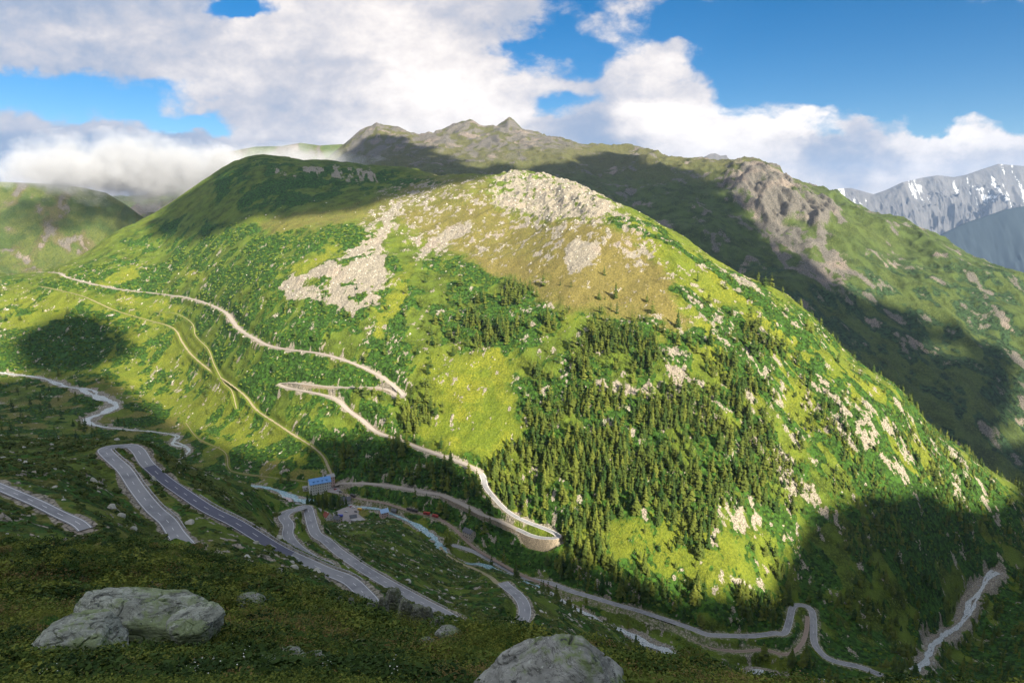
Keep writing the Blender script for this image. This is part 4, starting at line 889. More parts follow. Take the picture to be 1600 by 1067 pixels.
def merged(name, P, Hh, protos_, mats, wide=(.9, 1.2), trunk_=False, seed=3, tint=1.0):
    g = np.random.default_rng(seed); Vs = []; Fs = []; A = []; off = 0; pick = g.integers(0, len(protos_), len(P)); rot = g.random(len(P))*6.283; wd = wide[0]+(wide[1]-wide[0])*g.random(len(P)); sh_ = g.random(len(P))
    for k_ in range(len(protos_)):
        m_ = pick == k_; n = int(m_.sum())
        if not n: continue
        V, T = protos_[k_]; c, s = np.cos(rot[m_])[:, None], np.sin(rot[m_])[:, None]; h = Hh[m_][:, None]; w_ = wd[m_][:, None]
        X = (V[None, :, 0]*c-V[None, :, 1]*s)*h*w_+P[m_, 0:1]; Y = (V[None, :, 0]*s+V[None, :, 1]*c)*h*w_+P[m_, 1:2]; Z = V[None, :, 2]*h+P[m_, 2:3]
        Vs.append(np.stack([X, Y, Z], -1).reshape(-1, 3)); nv = len(V); Fs.append((T[None]+(np.arange(n)*nv)[:, None, None]+off).reshape(-1, T.shape[1])); off += n*nv
        A.append(np.repeat(sh_[m_], nv))
    o = mesh_np(name, np.concatenate(Vs), [np.concatenate(Fs)], mats); set_attr(o, 'shade', np.concatenate(A)); tag(o, kind='stuff'); return o
P_ = pts[rest].copy(); P_[:, 2] -= .3
forest_o = merged('forest', P_, hts[rest], PROTL, NEEDLE)
# ------------------------------------------------------------------ shrubs: alder and dwarf pine thickets
def shrub_proto(seed, n=26):
    g = np.random.default_rng(seed); V = []; T = []
    for i in range(n):
        d = g.normal(size=3); d[2] = abs(d[2])*.8+.1; d /= np.linalg.norm(d); c = d*np.array([.5, .5, .42])*(.55+.5*g.random()); c[2] += .02
        a, b_ = g.normal(size=3), g.normal(size=3); a -= d*a.dot(d)*.6; a /= np.linalg.norm(a); b_ = np.cross(d, a)+.3*b_; b_ /= np.linalg.norm(b_); s = .15+.13*g.random(); b0 = len(V)
        V += [c+a*s, c+b_*s*.8, c-a*s, c-b_*s*.8, c+d*s*.5]; T += [(b0, b0+1, b0+4), (b0+1, b0+2, b0+4), (b0+2, b0+3, b0+4), (b0+3, b0, b0+4)]
    return np.array(V), np.array(T)
SHP = [shrub_proto(s) for s in range(4)]
k = NT('alder leaves'); a = k.attr('shade'); f = k.noise(.5, 4, .7)
k.col(k.mix(a, k.mix(f, (.020,.050,.008), (.055,.110,.014)), k.mix(f, (.080,.130,.016), (.16,.20,.028)))); ALDER = k.m
dS = (1-smooth(-3,3,sdf_poly(UU,VV,[(800,842),(878,832),(880,866),(835,872)])))*(smooth(.25, .8, M_shrub_shade)*(1-.8*MBR)*smooth(-10, 20, VV-335)*(UU > -150)*(UU < 1700)*(roadw > 1.5))
sp, _ = scatter(15000, dS*ZM*(YY < 2000), 600, 2000, 11); sp[:, 2] -= .25
g = np.random.default_rng(4); merged('shrubs', sp, (2.3+3.2*g.random(len(sp)))*np.clip(sp[:, 1]/1200, .8, 1.5), SHP, ALDER, (.9, 1.4), seed=8)
sp, _ = scatter(9000, dS*ZN, 150, 720, 12); sp2, _ = scatter(9000, (.15+dS)*(1-smooth(280,380,YY))*(YY > 96)*(roadw > 1.0), 96, 380, 13); sp = np.concatenate([sp, sp2]); sp[:, 2] -= .15
k = NT('dark heath'); a = k.attr('shade'); f = k.noise(1.2, 4, .7)
k.col(k.mix(a, k.mix(f, (.022,.045,.012), (.050,.085,.018)), k.mix(f, (.070,.105,.022), (.13,.13,.040)))); HEATH = k.m
merged('shrubs', sp, (.9+1.6*g.random(len(sp))**2*1.6)*np.clip(sp[:, 1]/300, .45, 1.1), SHP, HEATH, (1, 1.8), seed=9)

# ------------------------------------------------------------------ foreground: plants and boulders
def blades(seed, n, lean=.5, wid=.06, leaf=False):
    g = np.random.default_rng(seed); V = []; T = []
    for i in range(n):
        a = g.random()*6.283; r = .42*math.sqrt(g.random()); x, y = r*math.cos(a), r*math.sin(a); h = .35+.65*g.random()*(1-r); l = lean*(g.random()); dx, dy = math.cos(a+g.normal()*.8)*l*h, math.sin(a+g.normal()*.8)*l*h; t = g.random()*6.283; wx, wy = math.cos(t)*wid, math.sin(t)*wid; b = len(V)
        if leaf:
            for q in range(5):
                f = .25+.18*q; cx, cy, cz = x+dx*f+g.normal()*.06, y+dy*f+g.normal()*.06, h*f; u_ = g.normal(size=3); u_ /= np.linalg.norm(u_); w_ = np.cross(u_, g.normal(size=3)); w_ /= np.linalg.norm(w_); s = .052*(.7+.6*g.random()); b = len(V); c = np.array([cx, cy, cz])
                V += [c-u_*s, c+w_*s*.5, c+u_*s, c-w_*s*.5]; T += [(b, b+1, b+2), (b, b+2, b+3)]
        else:
            V += [(x-wx, y-wy, 0), (x+wx, y+wy, 0), (x+dx*.5-wx*.7, y+dy*.5-wy*.7, h*.6), (x+dx*.5+wx*.7, y+dy*.5+wy*.7, h*.6), (x+dx, y+dy, h*.95)]
            T += [(b, b+1, b+3), (b, b+3, b+2), (b+2, b+3, b+4)]
    return np.array(V, float), np.array(T)
def plantmat(name, c1, c2, c3, c4):
    k = NT(name); a = k.attr('shade'); f = k.noise(.8, 3, .6); k.col(k.mix(a, k.mix(f, c1, c2), k.mix(f, c3, c4))); return k.m
PG = plantmat('bilberry leaves', (.022,.052,.012), (.060,.105,.017), (.110,.140,.022), (.24,.25,.045))
PB = plantmat('dry heather', (.10,.080,.028), (.19,.15,.05), (.14,.08,.035), (.30,.22,.085))
PGR = plantmat('alpine grass', (.09,.13,.022), (.15,.19,.03), (.20,.19,.05), (.30,.26,.10))
gp = fbm(XX/2.3, YY/2.3, 3, 601); gp2 = fbm(XX/5, YY/5, 3, 607)
vis = (YY > 5)*(YY < 95)*(np.abs(PP) < 1.0)*ZF*(1-((UU > 725)&(UU < 990)&(YY < 11.0)))
wt = 1/(YY*YY)*vis*60
def fscatter(n, d, seed): 
    P, _ = scatter(n, d, 5, 95, seed); return P
g = np.random.default_rng(14)
def hgt(P, a, b): return (a+(b-a)*g.random(len(P))**1.5)*np.clip(P[:, 1]/20, .42, 2.2)
P = fscatter(34000, wt*smooth(-.35, .1, gp+.4*gp2), 21); merged('undergrowth', P, hgt(P, .16, .5), [blades(s, 22, .6, .03, True) for s in (1, 2, 3)], PG, (1.2, 2.0), seed=21)
P = fscatter(15000, wt*smooth(-.05, .25, -gp2+.3*gp), 22); merged('undergrowth', P, hgt(P, .12, .42), [blades(s, 20, .6, .03, True) for s in (4, 5, 6)], PB, (1.2, 2.2), seed=22)
P = fscatter(16000, wt*smooth(-.1, .3, gp), 23); merged('grass', P, hgt(P, .15, .42), [blades(s, 26, .8, .012) for s in (7, 8, 9)], PGR, (.7, 1.2), seed=23)
def bush(seed, n=190):
    g2 = np.random.default_rng(seed); V = []; T = []
    for i in range(n):
        d = g2.normal(size=3); d[2] = abs(d[2])*.8; d /= np.linalg.norm(d); c = d*np.array([.5,.5,.5])*(.6+.45*g2.random()); u_ = g2.normal(size=3); u_ /= np.linalg.norm(u_); w_ = np.cross(u_, d+.5*g2.normal(size=3)); w_ /= np.linalg.norm(w_); s_ = .034+.03*g2.random(); b0 = len(V)
        V += [c-u_*s_, c+w_*s_*.6, c+u_*s_, c-w_*s_*.6]; T += [(b0, b0+1, b0+2), (b0, b0+2, b0+3)]
    return np.array(V), np.array(T)
BU = [bush(s) for s in (1, 2, 3)]
P = fscatter(2600, vis/(YY+4)**1.7*60*(YY > 9)*smooth(-.05, .12, fbm(XX/4.5, YY/4.5, 3, 613)), 24); merged('undergrowth', P, (.45+.75*g.random(len(P)))*np.clip(P[:, 1]/26, .55, 1.8), BU, PG, (1.1, 1.9), seed=24)
P = fscatter(900, vis/(YY+4)**1.7*60*(YY > 7)*smooth(.0, .2, fbm(XX/3.5, YY/3.5, 3, 617)), 25); merged('undergrowth', P, (.3+.5*g.random(len(P)))*np.clip(P[:, 1]/26, .5, 1.8), BU, PB, (1.1, 1.9), seed=25)
PD = plantmat('dark alpenrose leaves', (.010,.026,.008), (.026,.055,.012), (.030,.062,.012), (.070,.105,.020))
P = fscatter(2600, vis/(YY+3)**1.6*60*(YY > 7)*smooth(-.02, .12, fbm(XX/5.5, YY/5.5, 4, 627, .6)), 26); merged('undergrowth', P, (.40+.85*g.random(len(P)))*np.clip(P[:, 1]/24, .5, 1.9), BU, PD, (1.2, 2.1), seed=26)
FLW = simple('white umbels', (.75,.75,.68)); fb = []
for s in (1, 2):
    g2 = np.random.default_rng(s); V = []; T = []
    for i in range(9):
        x, y = g2.normal()*.25, g2.normal()*.25; z = .75+.3*g2.random(); r = .011+.012*g2.random(); b0 = len(V)
        V += [(x-r, y, z), (x, y-r, z+.01), (x+r, y, z), (x, y+r, z+.01), (x, y, z+r*.5), (x, y, 0), (x+.001, y, 0)]; T += [(b0, b0+1, b0+4), (b0+1, b0+2, b0+4), (b0+2, b0+3, b0+4), (b0+3, b0, b0+4), (b0+5, b0+6, b0+4)]
    fb.append((np.array(V), np.array(T)))
P = fscatter(18, wt*smooth(.05, .3, fbm(XX/3, YY/3, 3, 633))*(YY < 40), 27); merged('wildflowers', P, .25+.25*g.random(len(P)), fb, FLW, (.8, 1.4), seed=27)
# --- rocks
def rockmat(name, base, lich, amt=.5, sc_=1.0):
    k = NT(name); tcx = k.n('ShaderNodeTexCoord').outputs['Object']; k.geo = tcx
    n1 = k.noise(1.6*sc_, 9, .68, dist=.4); n2 = k.noise(6*sc_, 7, .7); n3 = k.noise(.8*sc_, 5, .6)
    st_ = k.noise(2.2*sc_, 7, .65, k.scale((1.0, 1.0, 4.5)))
    c = k.mix(k.ss(n1, .3, .7), tuple(x*.55 for x in base), tuple(x*1.2 for x in base)); c = k.mix(k.ss(st_, .54, .62), c, tuple(x*.30 for x in base)); cr = k.vor(1.1*sc_, 'DISTANCE_TO_EDGE', vec=k.n('ShaderNodeVectorMath', operation='ADD').outputs[0]) if False else k.noise(1.3*sc_, 8, .75, dist=1.2); c = k.mix(k.ss(k.math('ABSOLUTE', k.math('SUBTRACT', cr, .5)), .0, .012), (.03,.03,.028), c)
    c = k.mix(k.math('MULTIPLY', k.ss(k.math('ADD', n3, k.math('MULTIPLY', n2, .35)), .68-.12*amt, .80-.12*amt), .8), c, k.mix(k.ss(n2, .35, .65), tuple(x*.6 for x in lich), lich))
    c = k.mix(k.ss(k.noise(11*sc_, 5, .7), .62, .68), c, (.50,.52,.46)); c = k.mix(k.ss(k.noise(3.1*sc_, 6, .7), .60, .66), c, (.07,.075,.08))
    k.col(c); h = k.math('ADD', k.math('MULTIPLY', st_, .7), k.math('MULTIPLY', n2, .5)); k.bump(k.math('ADD', h, n1), .9, .09/sc_); return k.m
RK1 = rockmat('lichen covered boulder', (.38,.385,.35), (.17,.24,.06), .35); RK2 = rockmat('weathered grey boulder', (.36,.38,.32), (.22,.28,.12), .45); RK3 = rockmat('small grey rock', (.30,.31,.28), (.18,.24,.10), .4, 3.0)
RKC = rockmat('crag rock', (.22,.23,.19), (.12,.14,.06), .5, .7)
def cube_sphere(n):
    V = []; Fq = []; t = np.linspace(-1, 1, n); t = np.tan(t*math.pi/4)
    A, B = np.meshgrid(t, t); o = np.ones_like(A)
    for ax, sg in ((0, 1), (0, -1), (1, 1), (1, -1), (2, 1), (2, -1)):
        a, b, c = (sg*o, A*sg, B) if ax == 0 else ((A*-sg, sg*o, B) if ax == 1 else (A*sg, B, sg*o))
        P = np.stack([a, b, c], -1).reshape(-1, 3); Fq.append(grid_faces(n, n)+len(V)*n*n); V.append(P)
    V = np.concatenate(V); F_ = np.concatenate(Fq); V /= np.linalg.norm(V, axis=1)[:, None]
    key = np.round(V, 6); _, ui, inv = np.unique(key, axis=0, return_index=True, return_inverse=True); return V[ui], inv.ravel()[F_]
def n3(P, s, oct_, seed, gain=.55):
    return (fbm(P[:, 0]*s+P[:, 2]*s*.7, P[:, 1]*s-P[:, 2]*s*.5, oct_, seed, gain)+fbm(P[:, 1]*s+50, P[:, 2]*s*1.2, oct_, seed+3, gain)+fbm(P[:, 2]*s*1.1+20, P[:, 0]*s, oct_, seed+5, gain))/1.7
def rock(name, planes, size, loc, mat, n=70, seed=1, rot=0, rough=.06, lab=None, cat='rock', grp=None, parent=None, crack=0.0, soft=26.0):
    D, F_ = cube_sphere(n); g = np.random.default_rng(seed)
    pl = list(planes)+[(g.normal(), g.normal(), g.normal()*.7, .85+.3*g.random()) for _ in range(9)]
    q = 0
    for a, b, c, d in pl:
        nrm = np.array([a, b, c]); nrm = nrm/np.linalg.norm(nrm); q = q+np.maximum(0, D@nrm/d)**soft
    q = q+(1/1.22)**soft; r = q**(-1/soft); P = D*r[:, None]
    P = P*(1+rough*1.2*n3(P, 1.3, 4, seed)[:, None]+rough*.8*n3(P, 5, 4, seed+9)[:, None])
    rd = np.abs(n3(P, 1.7, 3, seed+21)); P = P*(1-rough*1.8*np.exp(-(rd/.03)**2)*1.0)[:, None]
    P = P*(1+rough*.45*(np.abs(n3(P, 2.6, 5, seed+40, .6))-.25))[:, None]; lay = np.sin((P[:, 2]*1.0+P[:, 0]*.35+.25*n3(P, 1.5, 3, seed+30))*22); P = P*(1+rough*.22*np.sign(lay)*np.abs(lay)**.5)[:, None]
    o = mesh_np(name, P*np.array(size), [F_], mat, smooth_=True, loc=loc, parent=parent); o.rotation_euler = (0, 0, rot)
    if lab: tag(o, lab, cat, grp)
    return o
def gp_(u, v, ymin=3, ymax=110): return hit(u, v, ymin, ymax)
# big boulder at the bottom centre
c = at(853, 1117, 8.7); rock('boulder', [(-.50,-.15,.85,.60), (.15,-.1,1,.78), (.55,-.5,.6,.82), (1,-.1,.25,.92), (.75,0,.75,.86), (-1,0,.35,1.0), (0,-1,.35,.8), (-.8,0,.8,.78)], (1.24, .86, 1.32), c, RK1, 150, 11, 0, .05, 'large lichen patched boulder at the bottom centre of the hillside', 'boulder')
# left boulder in pieces
c = at(222, 981, 17.5); rock('boulder', [(.34,-.25,.9,.62), (-.35,-.5,.8,.66), (.55,-.3,.75,.76), (0,.3,1,.72), (.9,-.3,.3,.95), (-.9,-.4,.2,.95), (0,-1,.25,.7), (.1,.2,1,.6)], (1.95, 1.2, 1.48), c, RK2, 150, 27, .05, .06, 'broad weathered grey boulder sloping down to the right at lower left', 'boulder')
c = at(118, 1010, 15.6); rock('boulder', [(.2,-.3,.9,.6), (.9,-.2,.5,.8), (0,-1,.3,.7), (-.6,0,.8,.8), (0,0,1,.62)], (1.0, .8, .85), c, RK2, 90, 36, .3, .06, 'lower grey boulder split off by a dark crack at the left edge', 'boulder')
c = at(306, 972, 16.9); rock('boulder', [(.6,-.3,.8,.6), (1,-.2,-.1,.8), (-.2,0,1,.6)], (.62, .6, .42), c, RK2, 60, 41, -.2, .05, 'blocky pale rock leaning on the right end of the broad boulder', 'boulder')
SR = [(445,1030,.55,'pale rounded rock among green shrubs right of the broad boulder'),(412,1042,.45,'small pale rock left of the rounded rock in the shrubs'),(490,1030,.33,'small round pale stone at the right of the rounded rock'),(395,1052,.26,'lowest small stone below the pale rocks in the shrubs'),(598,1030,.30,'lone small pale stone in the heath between the two big boulders'),(386,943,.42,'flat pale slab above the brown heath beyond the broad boulder'),(560,1010,.28,'small grey stone left of the central boulder'),(668,1006,.3,'narrow upright stone in dark heath left of the central boulder'),(252,1062,.14,'tiny pale stone near the bottom below the broad boulder'),(700,985,.3,'grey stone at the heath edge above the central boulder'),(1010,1062,.25,'small stone in the heath right of the central boulder'),(185,1012,.3,'white stone at the foot of the broad boulder')]
for i, (u, v, s, lb) in enumerate(SR):
    c = gp_(u, v+3); s = s*c[1]/17; rock('rock', [(0,-.3,1,.7)], (s, s*.8, s*.55), c+np.array([0, 0, .05*s]), RK3, 30, 60+i, random.random(), .09, lb)
CR = [(578,954,.55,.65),(597,957,.65,1.1),(614,960,1.1,1.75),(633,966,.9,1.35),(650,973,1.0,1.15),(668,978,.75,1.35),(684,984,.85,.95),(698,989,.6,.6),(530,944,.45,.6),(548,948,.4,.7)]
LC = ['leftmost low spike','second narrow spike','tallest pointed spike','broad spike right of the tallest','middle leaning spike','sharp spike right of the notch','blunt block near the right end','small block at the right end','thin dark rib at the far left end','thin dark rib beside the leftmost spike']
for i, (u, v, w_, h_) in enumerate(CR):
    c = gp_(u, v+4, 30, 95); k_ = c[1]/62.
    rock('rock_outcrop', [(-.9,-.3,.45,.62), (.9,-.3,.35,.68), (.2,-.9,.35,.6), (0,0,1,.95), (.1,.2,1,.95)], (w_*k_, w_*.9*k_, h_*k_), c+np.array([0, 0, .75*h_*k_]), RKC, 44, 90+i, random.random()*.6-.3, .13, LC[i]+' of the jagged crag row on the crest', 'rock outcrop', 'crags on the near crest')
# loose rocks on the near slope and lower mountainside
g = np.random.default_rng(33); D, F6 = cube_sphere(4)
RP_ = []
for s in range(4):
    gg = np.random.default_rng(s+70); q = 0
    for _ in range(9): nr = gg.normal(size=3); nr /= np.linalg.norm(nr); q = q+np.maximum(0, D@nr/(.7+.3*gg.random()))**9
    RP_.append((D*np.clip(q, .3, None)[:, None]**(-1/9.)*.5, F6))
LOOSE = simple('pale loose rock', (.40,.39,.34), var=.3, sc_=.6)
sp, _ = scatter(2200, ZN*smooth(.0, .4, fbm(XX/20, YY/20, 3, 95)+.15)*(roadw > 2), 150, 720, 31); merged('loose_rocks', sp, .5+1.8*g.random(len(sp))**3*1.4, RP_, LOOSE, (1, 1.5), seed=31)
sp, _ = scatter(7500, (smooth(.3, .8, M_rock)*.9+.014)*ZM*(roadw > 2), 600, 1950, 32); merged('loose_rocks', sp, (.6+2.3*g.random(len(sp))**4)*np.clip(sp[:, 1]/1200, .8, 1.5), RP_, LOOSE, (1, 1.5), seed=32)
sp, _ = scatter(900, gravel*1.0, 560, 900, 34); merged('river_boulders', sp, 0.7+1.6*g.random(len(sp))**3, RP_, simple('pale river boulder', (.30,.30,.29), var=.2), (1, 1.5), seed=34)

# ------------------------------------------------------------------ village
def box_bm(V, Fs, x0, x1, y0, y1, z0, z1):
    b = len(V); V += [(x, y, z) for z in (z0, z1) for x, y in ((x0, y0), (x1, y0), (x1, y1), (x0, y1))]
    Fs += [[b+3, b+2, b+1, b], [b+4, b+5, b+6, b+7], [b, b+1, b+5, b+4], [b+1, b+2, b+6, b+5], [b+2, b+3, b+7, b+6], [b+3, b, b+4, b+7]]
def part(name, boxes, mat, parent, extra=None):
    V, Fs = [], []
    for bx in boxes: box_bm(V, Fs, *bx)
    if extra: extra(V, Fs)
    me = bpy.data.meshes.new(name); me.from_pydata(V, [], Fs); me.materials.append(mat); me.update(); o = bpy.data.objects.new(name, me); COL.objects.link(o); o.parent = parent; return o
def gable(x0, x1, y0, y1, z, h, th=.25, ov=.6):
    """pitched roof slab, ridge along x"""
    def f(V, Fs):
        b = len(V); ym = (y0+y1)/2
        pr = [(y0-ov, z-ov*h/((y1-y0)/2)), (ym, z+h), (y1+ov, z-ov*h/((y1-y0)/2)), (y1+ov, z-ov*h/((y1-y0)/2)+th), (ym, z+h+th), (y0-ov, z-ov*h/((y1-y0)/2)+th)]
        for x in (x0-ov, x1+ov): V += [(x, y, zz) for y, zz in pr]
        Fs += [[b+i, b+6+i, b+6+(i+1) % 6, b+(i+1) % 6] for i in range(6)]; Fs += [[b+0, b+1, b+4, b+5], [b+1, b+2, b+3, b+4], [b+11, b+10, b+7, b+6], [b+10, b+9, b+8, b+7]]
    return f
def gwall(x0, x1, y0, y1, z0, z, h):
    def f(V, Fs):
        b = len(V); ym = (y0+y1)/2
        for x in (x0, x1): V += [(x, y0, z0), (x, y1, z0), (x, y1, z), (x, ym, z+h-.05), (x, y0, z)]
        Fs += [[b+0, b+4, b+3, b+2, b+1], [b+5, b+6, b+7, b+8, b+9], [b+0, b+5, b+9, b+4], [b+1, b+2, b+7, b+6]]
    return f
GLASS = simple('dark window', (.03,.035,.045), rough=.25, spec=.5, var=.05); WFR = simple('white trim', (.7,.7,.68)); DOORM = simple('brown door', (.14,.08,.05))
def empty(name, loc, rz, lab, cat, grp=None):
    o = bpy.data.objects.new(name, None); COL.objects.link(o); o.location = [float(x) for x in loc]; o.rotation_euler = (0, 0, rz); tag(o, lab, cat, grp); return o
def house(name, u, v, L_, W_, Hh, rh, rz, wallm, roofm, lab, cat='house', win=(4, 2), chim=True, ymin=700, ymax=1000, dz=0.0):
    loc = hit(u, v, ymin, ymax); loc[2] += dz; r = empty(name, loc, rz, lab, cat); a, b = L_/2, W_/2
    part('wall', [], wallm, r, gwall(-a, a, -b, b, -3.5, Hh, rh)); rf = part('roof', [], roofm, r, gable(-a, a, -b, b, Hh, rh))
    if chim: part('chimney', [(a*.35, a*.35+.9, -.5, .4, Hh+rh*.4, Hh+rh+1.2)], wallm, rf)
    nx, nz = win
    for i in range(nx):
        for j in range(nz):
            x = -a+L_*(i+.5)/nx; z = Hh*(j+.45)/nz; ww, wh = .55, .7
            for s in (-1, 1):
                w_ = part('window', [(x-ww, x+ww, s*b-.06, s*b+.06, z-wh, z+wh)], GLASS, r); part('frame', [(x-ww-.12, x+ww+.12, s*b-.09, s*b+.03*s+.06, z-wh-.16, z-wh)], WFR, w_)
    for s in (-1, 1):
        for j in range(nz):
            for y in (-b*.5, b*.5):
                z = Hh*(j+.45)/nz; part('window', [(s*a-.06, s*a+.06, y-.5, y+.5, z-.7, z+.7)], GLASS, r)
    part('door', [(-.55, .55, -b-.08, -b+.05, 0, 2.1)], DOORM, r)
    return r
def flat_pad(u, v, r_, ymin=700, ymax=1000): pass
WHITE = simple('pale render', (.55,.54,.52), var=.1); PINKW = simple('faded pink render', (.50,.36,.32), var=.15); BLUER = simple('blue metal roof', (.10,.27,.58), rough=.45, spec=.5, var=.08)
BROWNR = simple('red brown roof tiles', (.22,.075,.055), var=.25, sc_=1.5); SLATE = simple('dark slate roof', (.10,.105,.12), var=.2); STONEH = simple('house stone', (.36,.32,.27), var=.3, sc_=1.0); REDW = simple('red painted boards', (.42,.05,.035)); GREYF = simple('grey flat roof', (.30,.295,.30)); PAVE = simple('pale paving', (.25,.23,.225), var=.12)
h1 = house('hotel', 500, 768, 29, 13, 15, 6, R_(28), WHITE, BLUER, 'big pale hotel with a long bright blue roof behind the dark spruces', 'hotel', (9, 4), ymin=800)
for i in range(4):
    x = -9+6*i; part('dormer', [(x-1, x+1, -5.0, -1.7, 16.4, 18.8)], BLUER, h1)
house('hotel_wing', 517, 759, 10, 9, 15, 3, R_(28), PINKW, GREYF, 'pinkish grey end wing standing at the right of the blue roofed hotel', 'building', (3, 4), ymin=800)
house('house', 477, 766, 6, 5, 5, 1.5, R_(20), WHITE, GREYF, 'small whitish annex left of the blue roofed hotel', 'building', (2, 2), False, 800)
house('shed', 493, 803, 5.5, 5, 5, 1.6, R_(-50), REDW, simple('dull roof', (.25,.2,.18)), 'small bright red hut beside the lower hairpin', 'hut', (1, 1), False, 740)
house('chalet', 511, 812, 11, 9, 6.5, 4, R_(-40), WHITE, BROWNR, 'white chalet with a red brown roof below the village square', 'house', (3, 2), True, 730)
house('house', 600, 806, 10, 8, 6.5, 3.5, R_(30), PINKW, simple('pale blue roof', (.28,.42,.62), rough=.5, var=.08), 'pinkish white house with a pale blue roof by the turquoise river', 'house', (3, 2), True, 740)
house('station_house', 733, 838, 14, 9, 7, 3.2, R_(-42), STONEH, SLATE, 'stone house with a dark slate roof beside the railway', 'house', (4, 2), True, 700)
house('house', 616, 800, 7, 5, 3.2, 1.5, R_(-25), simple('weathered boards', (.22,.20,.18)), SLATE, 'low dark shed right of the pale blue roofed house', 'shed', (2, 1), False, 740)
r = empty('building', hit(558, 815, 740, 960), R_(-15), 'low flat roofed grey building at the edge of the village square', 'building')
part('wall', [(-7, 7, -4, 4, -3, 3.2)], WHITE, r); part('roof', [(-7.6, 7.6, -4.6, 4.6, 3.2, 3.6)], GREYF, r)
for i in range(5): part('window', [(-6+2.7*i, -4.3+2.7*i, -4.06, -3.9, 1.0, 2.3)], GLASS, r)
def slab(name, key, mat):
    P = PADS[key]; n = len(P); V = [(p[0], p[1], p[2]+.08) for p in P]+[(p[0], p[1], p[2]-1.5) for p in P]
    return st(mesh_np(name, V, [np.array([list(range(n))]), np.array([[(i+1) % n, i, n+i, n+(i+1) % n] for i in range(n)])], mat))
slab('square', 'square', PAVE); slab('forecourt', 'forecourt', PAVE); slab('gravel_lot', 'gravel_lot', simple('pinkish gravel', (.40,.33,.33)))
house('house', 541, 786, 12, 8, 6, 3.5, R_(10), WHITE, SLATE, 'pale house with a dark roof at the upper edge of the village square', 'house', (3, 2), True, 780)
house('house', 572, 826, 11, 7, 4.5, 2.5, R_(-35), STONEH, GREYF, 'long stone outbuilding at the lower end of the village street', 'building', (3, 1), False, 740)
house('house', 552, 812, 8, 6, 4.5, 2.5, R_(20), WHITE, SLATE, 'low white house with a slate roof between the square and the flat roofed building', 'house', (2, 1), False, 740)
house('house', 528, 815, 9, 7, 5, 2.8, R_(-30), STONEH, SLATE, 'small stone house with a dark roof right of the white chalet', 'house', (2, 2), True, 730)
r = empty('greenhouse', hit(586, 828, 700, 960), R_(-12), 'long pale green greenhouse on the lawn below the village square', 'greenhouse'); GRN = simple('green glass', (.22,.42,.33), rough=.3, spec=.5)
part('glazing', [], GRN, r, gwall(-6, 6, -2, 2, -1, 1.4, 1.0)); part('roof', [], GRN, r, gable(-6, 6, -2, 2, 1.4, 1.0, .1, .1))
# vehicles
TYRE = simple('tyre', (.02,.02,.02))
def vehicle(name, u, v, L_, W_, Hh, mat, rz, lab, cat, ymin=700, ymax=1000, cabin=True, lift=.9, grp=None, pos=None):
    loc = (hit(u, v, ymin, ymax)+np.array([0, 0, .2])) if pos is None else pos; r = empty(name, loc, rz, lab, cat, grp); a, b = L_/2, W_/2
    def body(V, Fs):
        bb = len(V); pr = [(-a, .35), (a, .35), (a, Hh*.5), (a*.55, Hh*.58), (a*.25, Hh), (-a*.75, Hh), (-a*.97, Hh*.6)] if cabin else [(-a, .6), (a, .6), (a, Hh-.4), (a-.3, Hh), (-a+.3, Hh), (-a, Hh-.4)]
        n = len(pr)
        for y in (-b, b): V += [(x, y, z) for x, z in pr]
        Fs += [[bb+i for i in range(n)], [bb+n+i for i in range(n)][::-1]]+[[bb+(i+1) % n, bb+i, bb+n+i, bb+n+(i+1) % n] for i in range(n)]
    part('body', [], mat, r, body)
    part('window', [(-a*.65, a*.2, -b-.02, b+.02, Hh*.62, Hh*.88)], GLASS, r)
    for x in (-a*.62, a*.62):
        for y in (-b, b):
            V = []; n = 10
            for yy in (y-.12, y+.12): V += [(x+.36*math.cos(t*6.283/n), yy, .36+.36*math.sin(t*6.283/n)) for t in range(n)]
            mesh_np('wheel', V, [np.array([list(range(n))[::-1]]), np.array([[n+i for i in range(n)]]), np.array([[i, (i+1) % n, n+(i+1) % n, n+i] for i in range(n)])], TYRE, parent=r)
    return r
cm = {c: simple(c+' car paint', v_, rough=.35, spec=.5, var=.03) for c, v_ in (('dark red', (.25,.03,.03)), ('white', (.7,.7,.7)), ('silver', (.4,.42,.45)), ('blue', (.06,.08,.35)), ('yellow', (.7,.42,.04)), ('black', (.03,.03,.035)))}
for u, v, c, rz, lab in ((524,765,'dark red',20,'dark red car parked nearest to the hotel wing'),(528,767,'silver',25,'silver car parked in the forecourt row by the hotel'),(532,769,'black',25,'black car at the outer end of the forecourt row'),(541,800,'silver',-10,'silver car in the middle of the village square'),(549,792,'dark red',10,'dark red car at the top of the village square'),(552,793,'white',10,'white car at the top of the village square'),(556,800,'black',-30,'black car near the flat roofed building'),(566,822,'white',-30,'white car beside the street end below the square')):
    vehicle('car', u, v, 4.4, 1.8, 1.5, cm[c], R_(rz), lab, 'car', ymin=740)
vehicle('van', 532, 807, 6.5, 2.3, 2.9, cm['blue'], R_(-8), 'violet blue van parked behind the chalet', 'van', 740, cabin=False)
vehicle('truck', 562, 797, 5.5, 2.4, 2.8, cm['yellow'], R_(-8), 'small yellow truck on the grass beside the village square', 'truck', 740, cabin=False)
def onrail(u, v, dz=.35):
    C = RD['rail']; i = idx_px(C, u, v); T = C[min(i+2, len(C)-1), :2]-C[max(i-2, 0), :2]; return C[i, :3]+np.array([0, 0, dz]), math.atan2(T[1], T[0])
WGR = simple('dark red carriage paint', (.32,.05,.04), rough=.5); WGB = simple('sooty wagon paint', (.07,.06,.06), rough=.6)
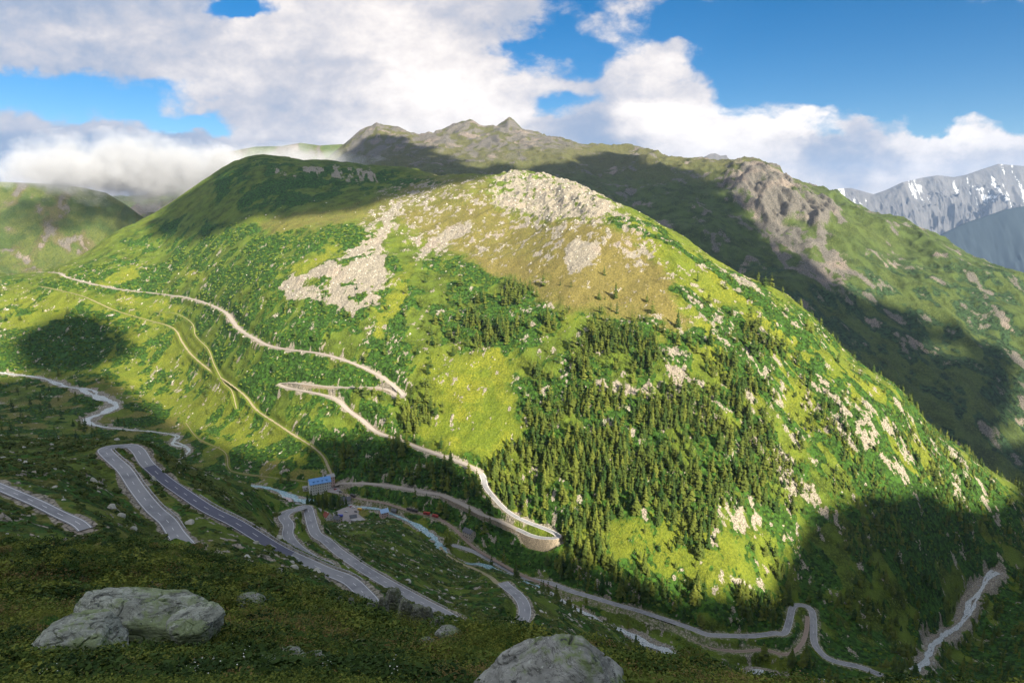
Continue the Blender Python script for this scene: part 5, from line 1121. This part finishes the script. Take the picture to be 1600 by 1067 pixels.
for u, v, L_, m_, lab in ((552,775,9,WGB,'short dark railway wagon nearest to the hotel'),(640,795,8,WGB,'sooty dark wagon at the left of the railway yard'),(650,798,8,WGB,'second sooty wagon behind the dark one in the railway yard'),(668,804,9,WGR,'dark red railway carriage in the middle of the yard'),(680,808,8,WGR,'dark red railway carriage at the right end of the yard')):
    p, a = onrail(u, v); p = p+np.array([0, 0, .2]); vehicle('railway_wagon', 0, 0, L_, 2.5, 3.3, m_, a, lab, 'railway wagon', cabin=False, pos=p)
# poles by the road and the line
for u, v, ym, lab in ((556,756,800,'thin pale pole by the road right of the hotel'),(508,735,800,'slender pole beside the dirt trail above the hotel'),(745,735,780,'short pole beside the road where it turns down to the forest')):
    p = hit(u, v, ym, 1100); r = empty('pole', p, 0, lab, 'pole'); V = []; n = 6
    for z, q in ((-.5, .16), (7.5, .09)): V += [(q*math.cos(t*6.283/n), q*math.sin(t*6.283/n), z) for t in range(n)]
    mesh_np('shaft', V, [np.array([[i, (i+1) % n, n+(i+1) % n, n+i] for i in range(n)]), np.array([[n+i for i in range(n)]])], WFR, parent=r); part('crossbar', [(-.8, .8, -.06, .06, 6.9, 7.1)], WFR, r)

# ------------------------------------------------------------------ low cloud drifting over the left ridge
def mist(u, v, Y, rx, ry, rz, dens, seed, sc_=.0062):
    m = bpy.data.materials.new('mist'); m.use_nodes = True; t3 = m.node_tree; t3.nodes.remove(t3.nodes['Principled BSDF']); L3 = t3.links.new
    tc3 = t3.nodes.new('ShaderNodeTexCoord'); ln = t3.nodes.new('ShaderNodeVectorMath'); ln.operation = 'LENGTH'; L3(tc3.outputs['Object'], ln.inputs[0])
    geo = t3.nodes.new('ShaderNodeNewGeometry'); nz_ = t3.nodes.new('ShaderNodeTexNoise'); nz_.inputs['Scale'].default_value = sc_; nz_.inputs['Detail'].default_value = 6; nz_.inputs['Roughness'].default_value = .68; L3(geo.outputs['Position'], nz_.inputs['Vector'])
    a = t3.nodes.new('ShaderNodeMath'); a.operation = 'MULTIPLY_ADD'; L3(ln.outputs['Value'], a.inputs[0]); a.inputs[1].default_value = -1.0; nm = t3.nodes.new('ShaderNodeMath'); nm.operation = 'MULTIPLY_ADD'; L3(nz_.outputs['Fac'], nm.inputs[0]); nm.inputs[1].default_value = 2.6; nm.inputs[2].default_value = -.80; L3(nm.outputs[0], a.inputs[2])
    b = t3.nodes.new('ShaderNodeMapRange'); b.interpolation_type = 'SMOOTHSTEP'; L3(a.outputs[0], b.inputs[0]); b.inputs[1].default_value = -.34; b.inputs[2].default_value = .02; b.inputs[3].default_value = 0; b.inputs[4].default_value = dens
    pv3 = t3.nodes.new('ShaderNodeVolumePrincipled'); pv3.inputs['Color'].default_value = (.90,.94,1,1); L3(b.outputs[0], pv3.inputs['Density']); L3(pv3.outputs[0], t3.nodes['Material Output'].inputs['Volume'])
    m.cycles.volume_step_rate = 3.0
    D, F_ = cube_sphere(9); o = mesh_np('mist', D, [F_], m, smooth_=True, loc=at(u, v, Y)); o.scale = (rx, ry, rz); tag(o, kind='stuff'); return o
mist(215, 268, 3300, 560, 700, 190, .006, 1)
mist(110, 272, 2750, 280, 400, 90, .006, 2)
mist(420, 262, 3300, 600, 500, 110, .0022, 3)
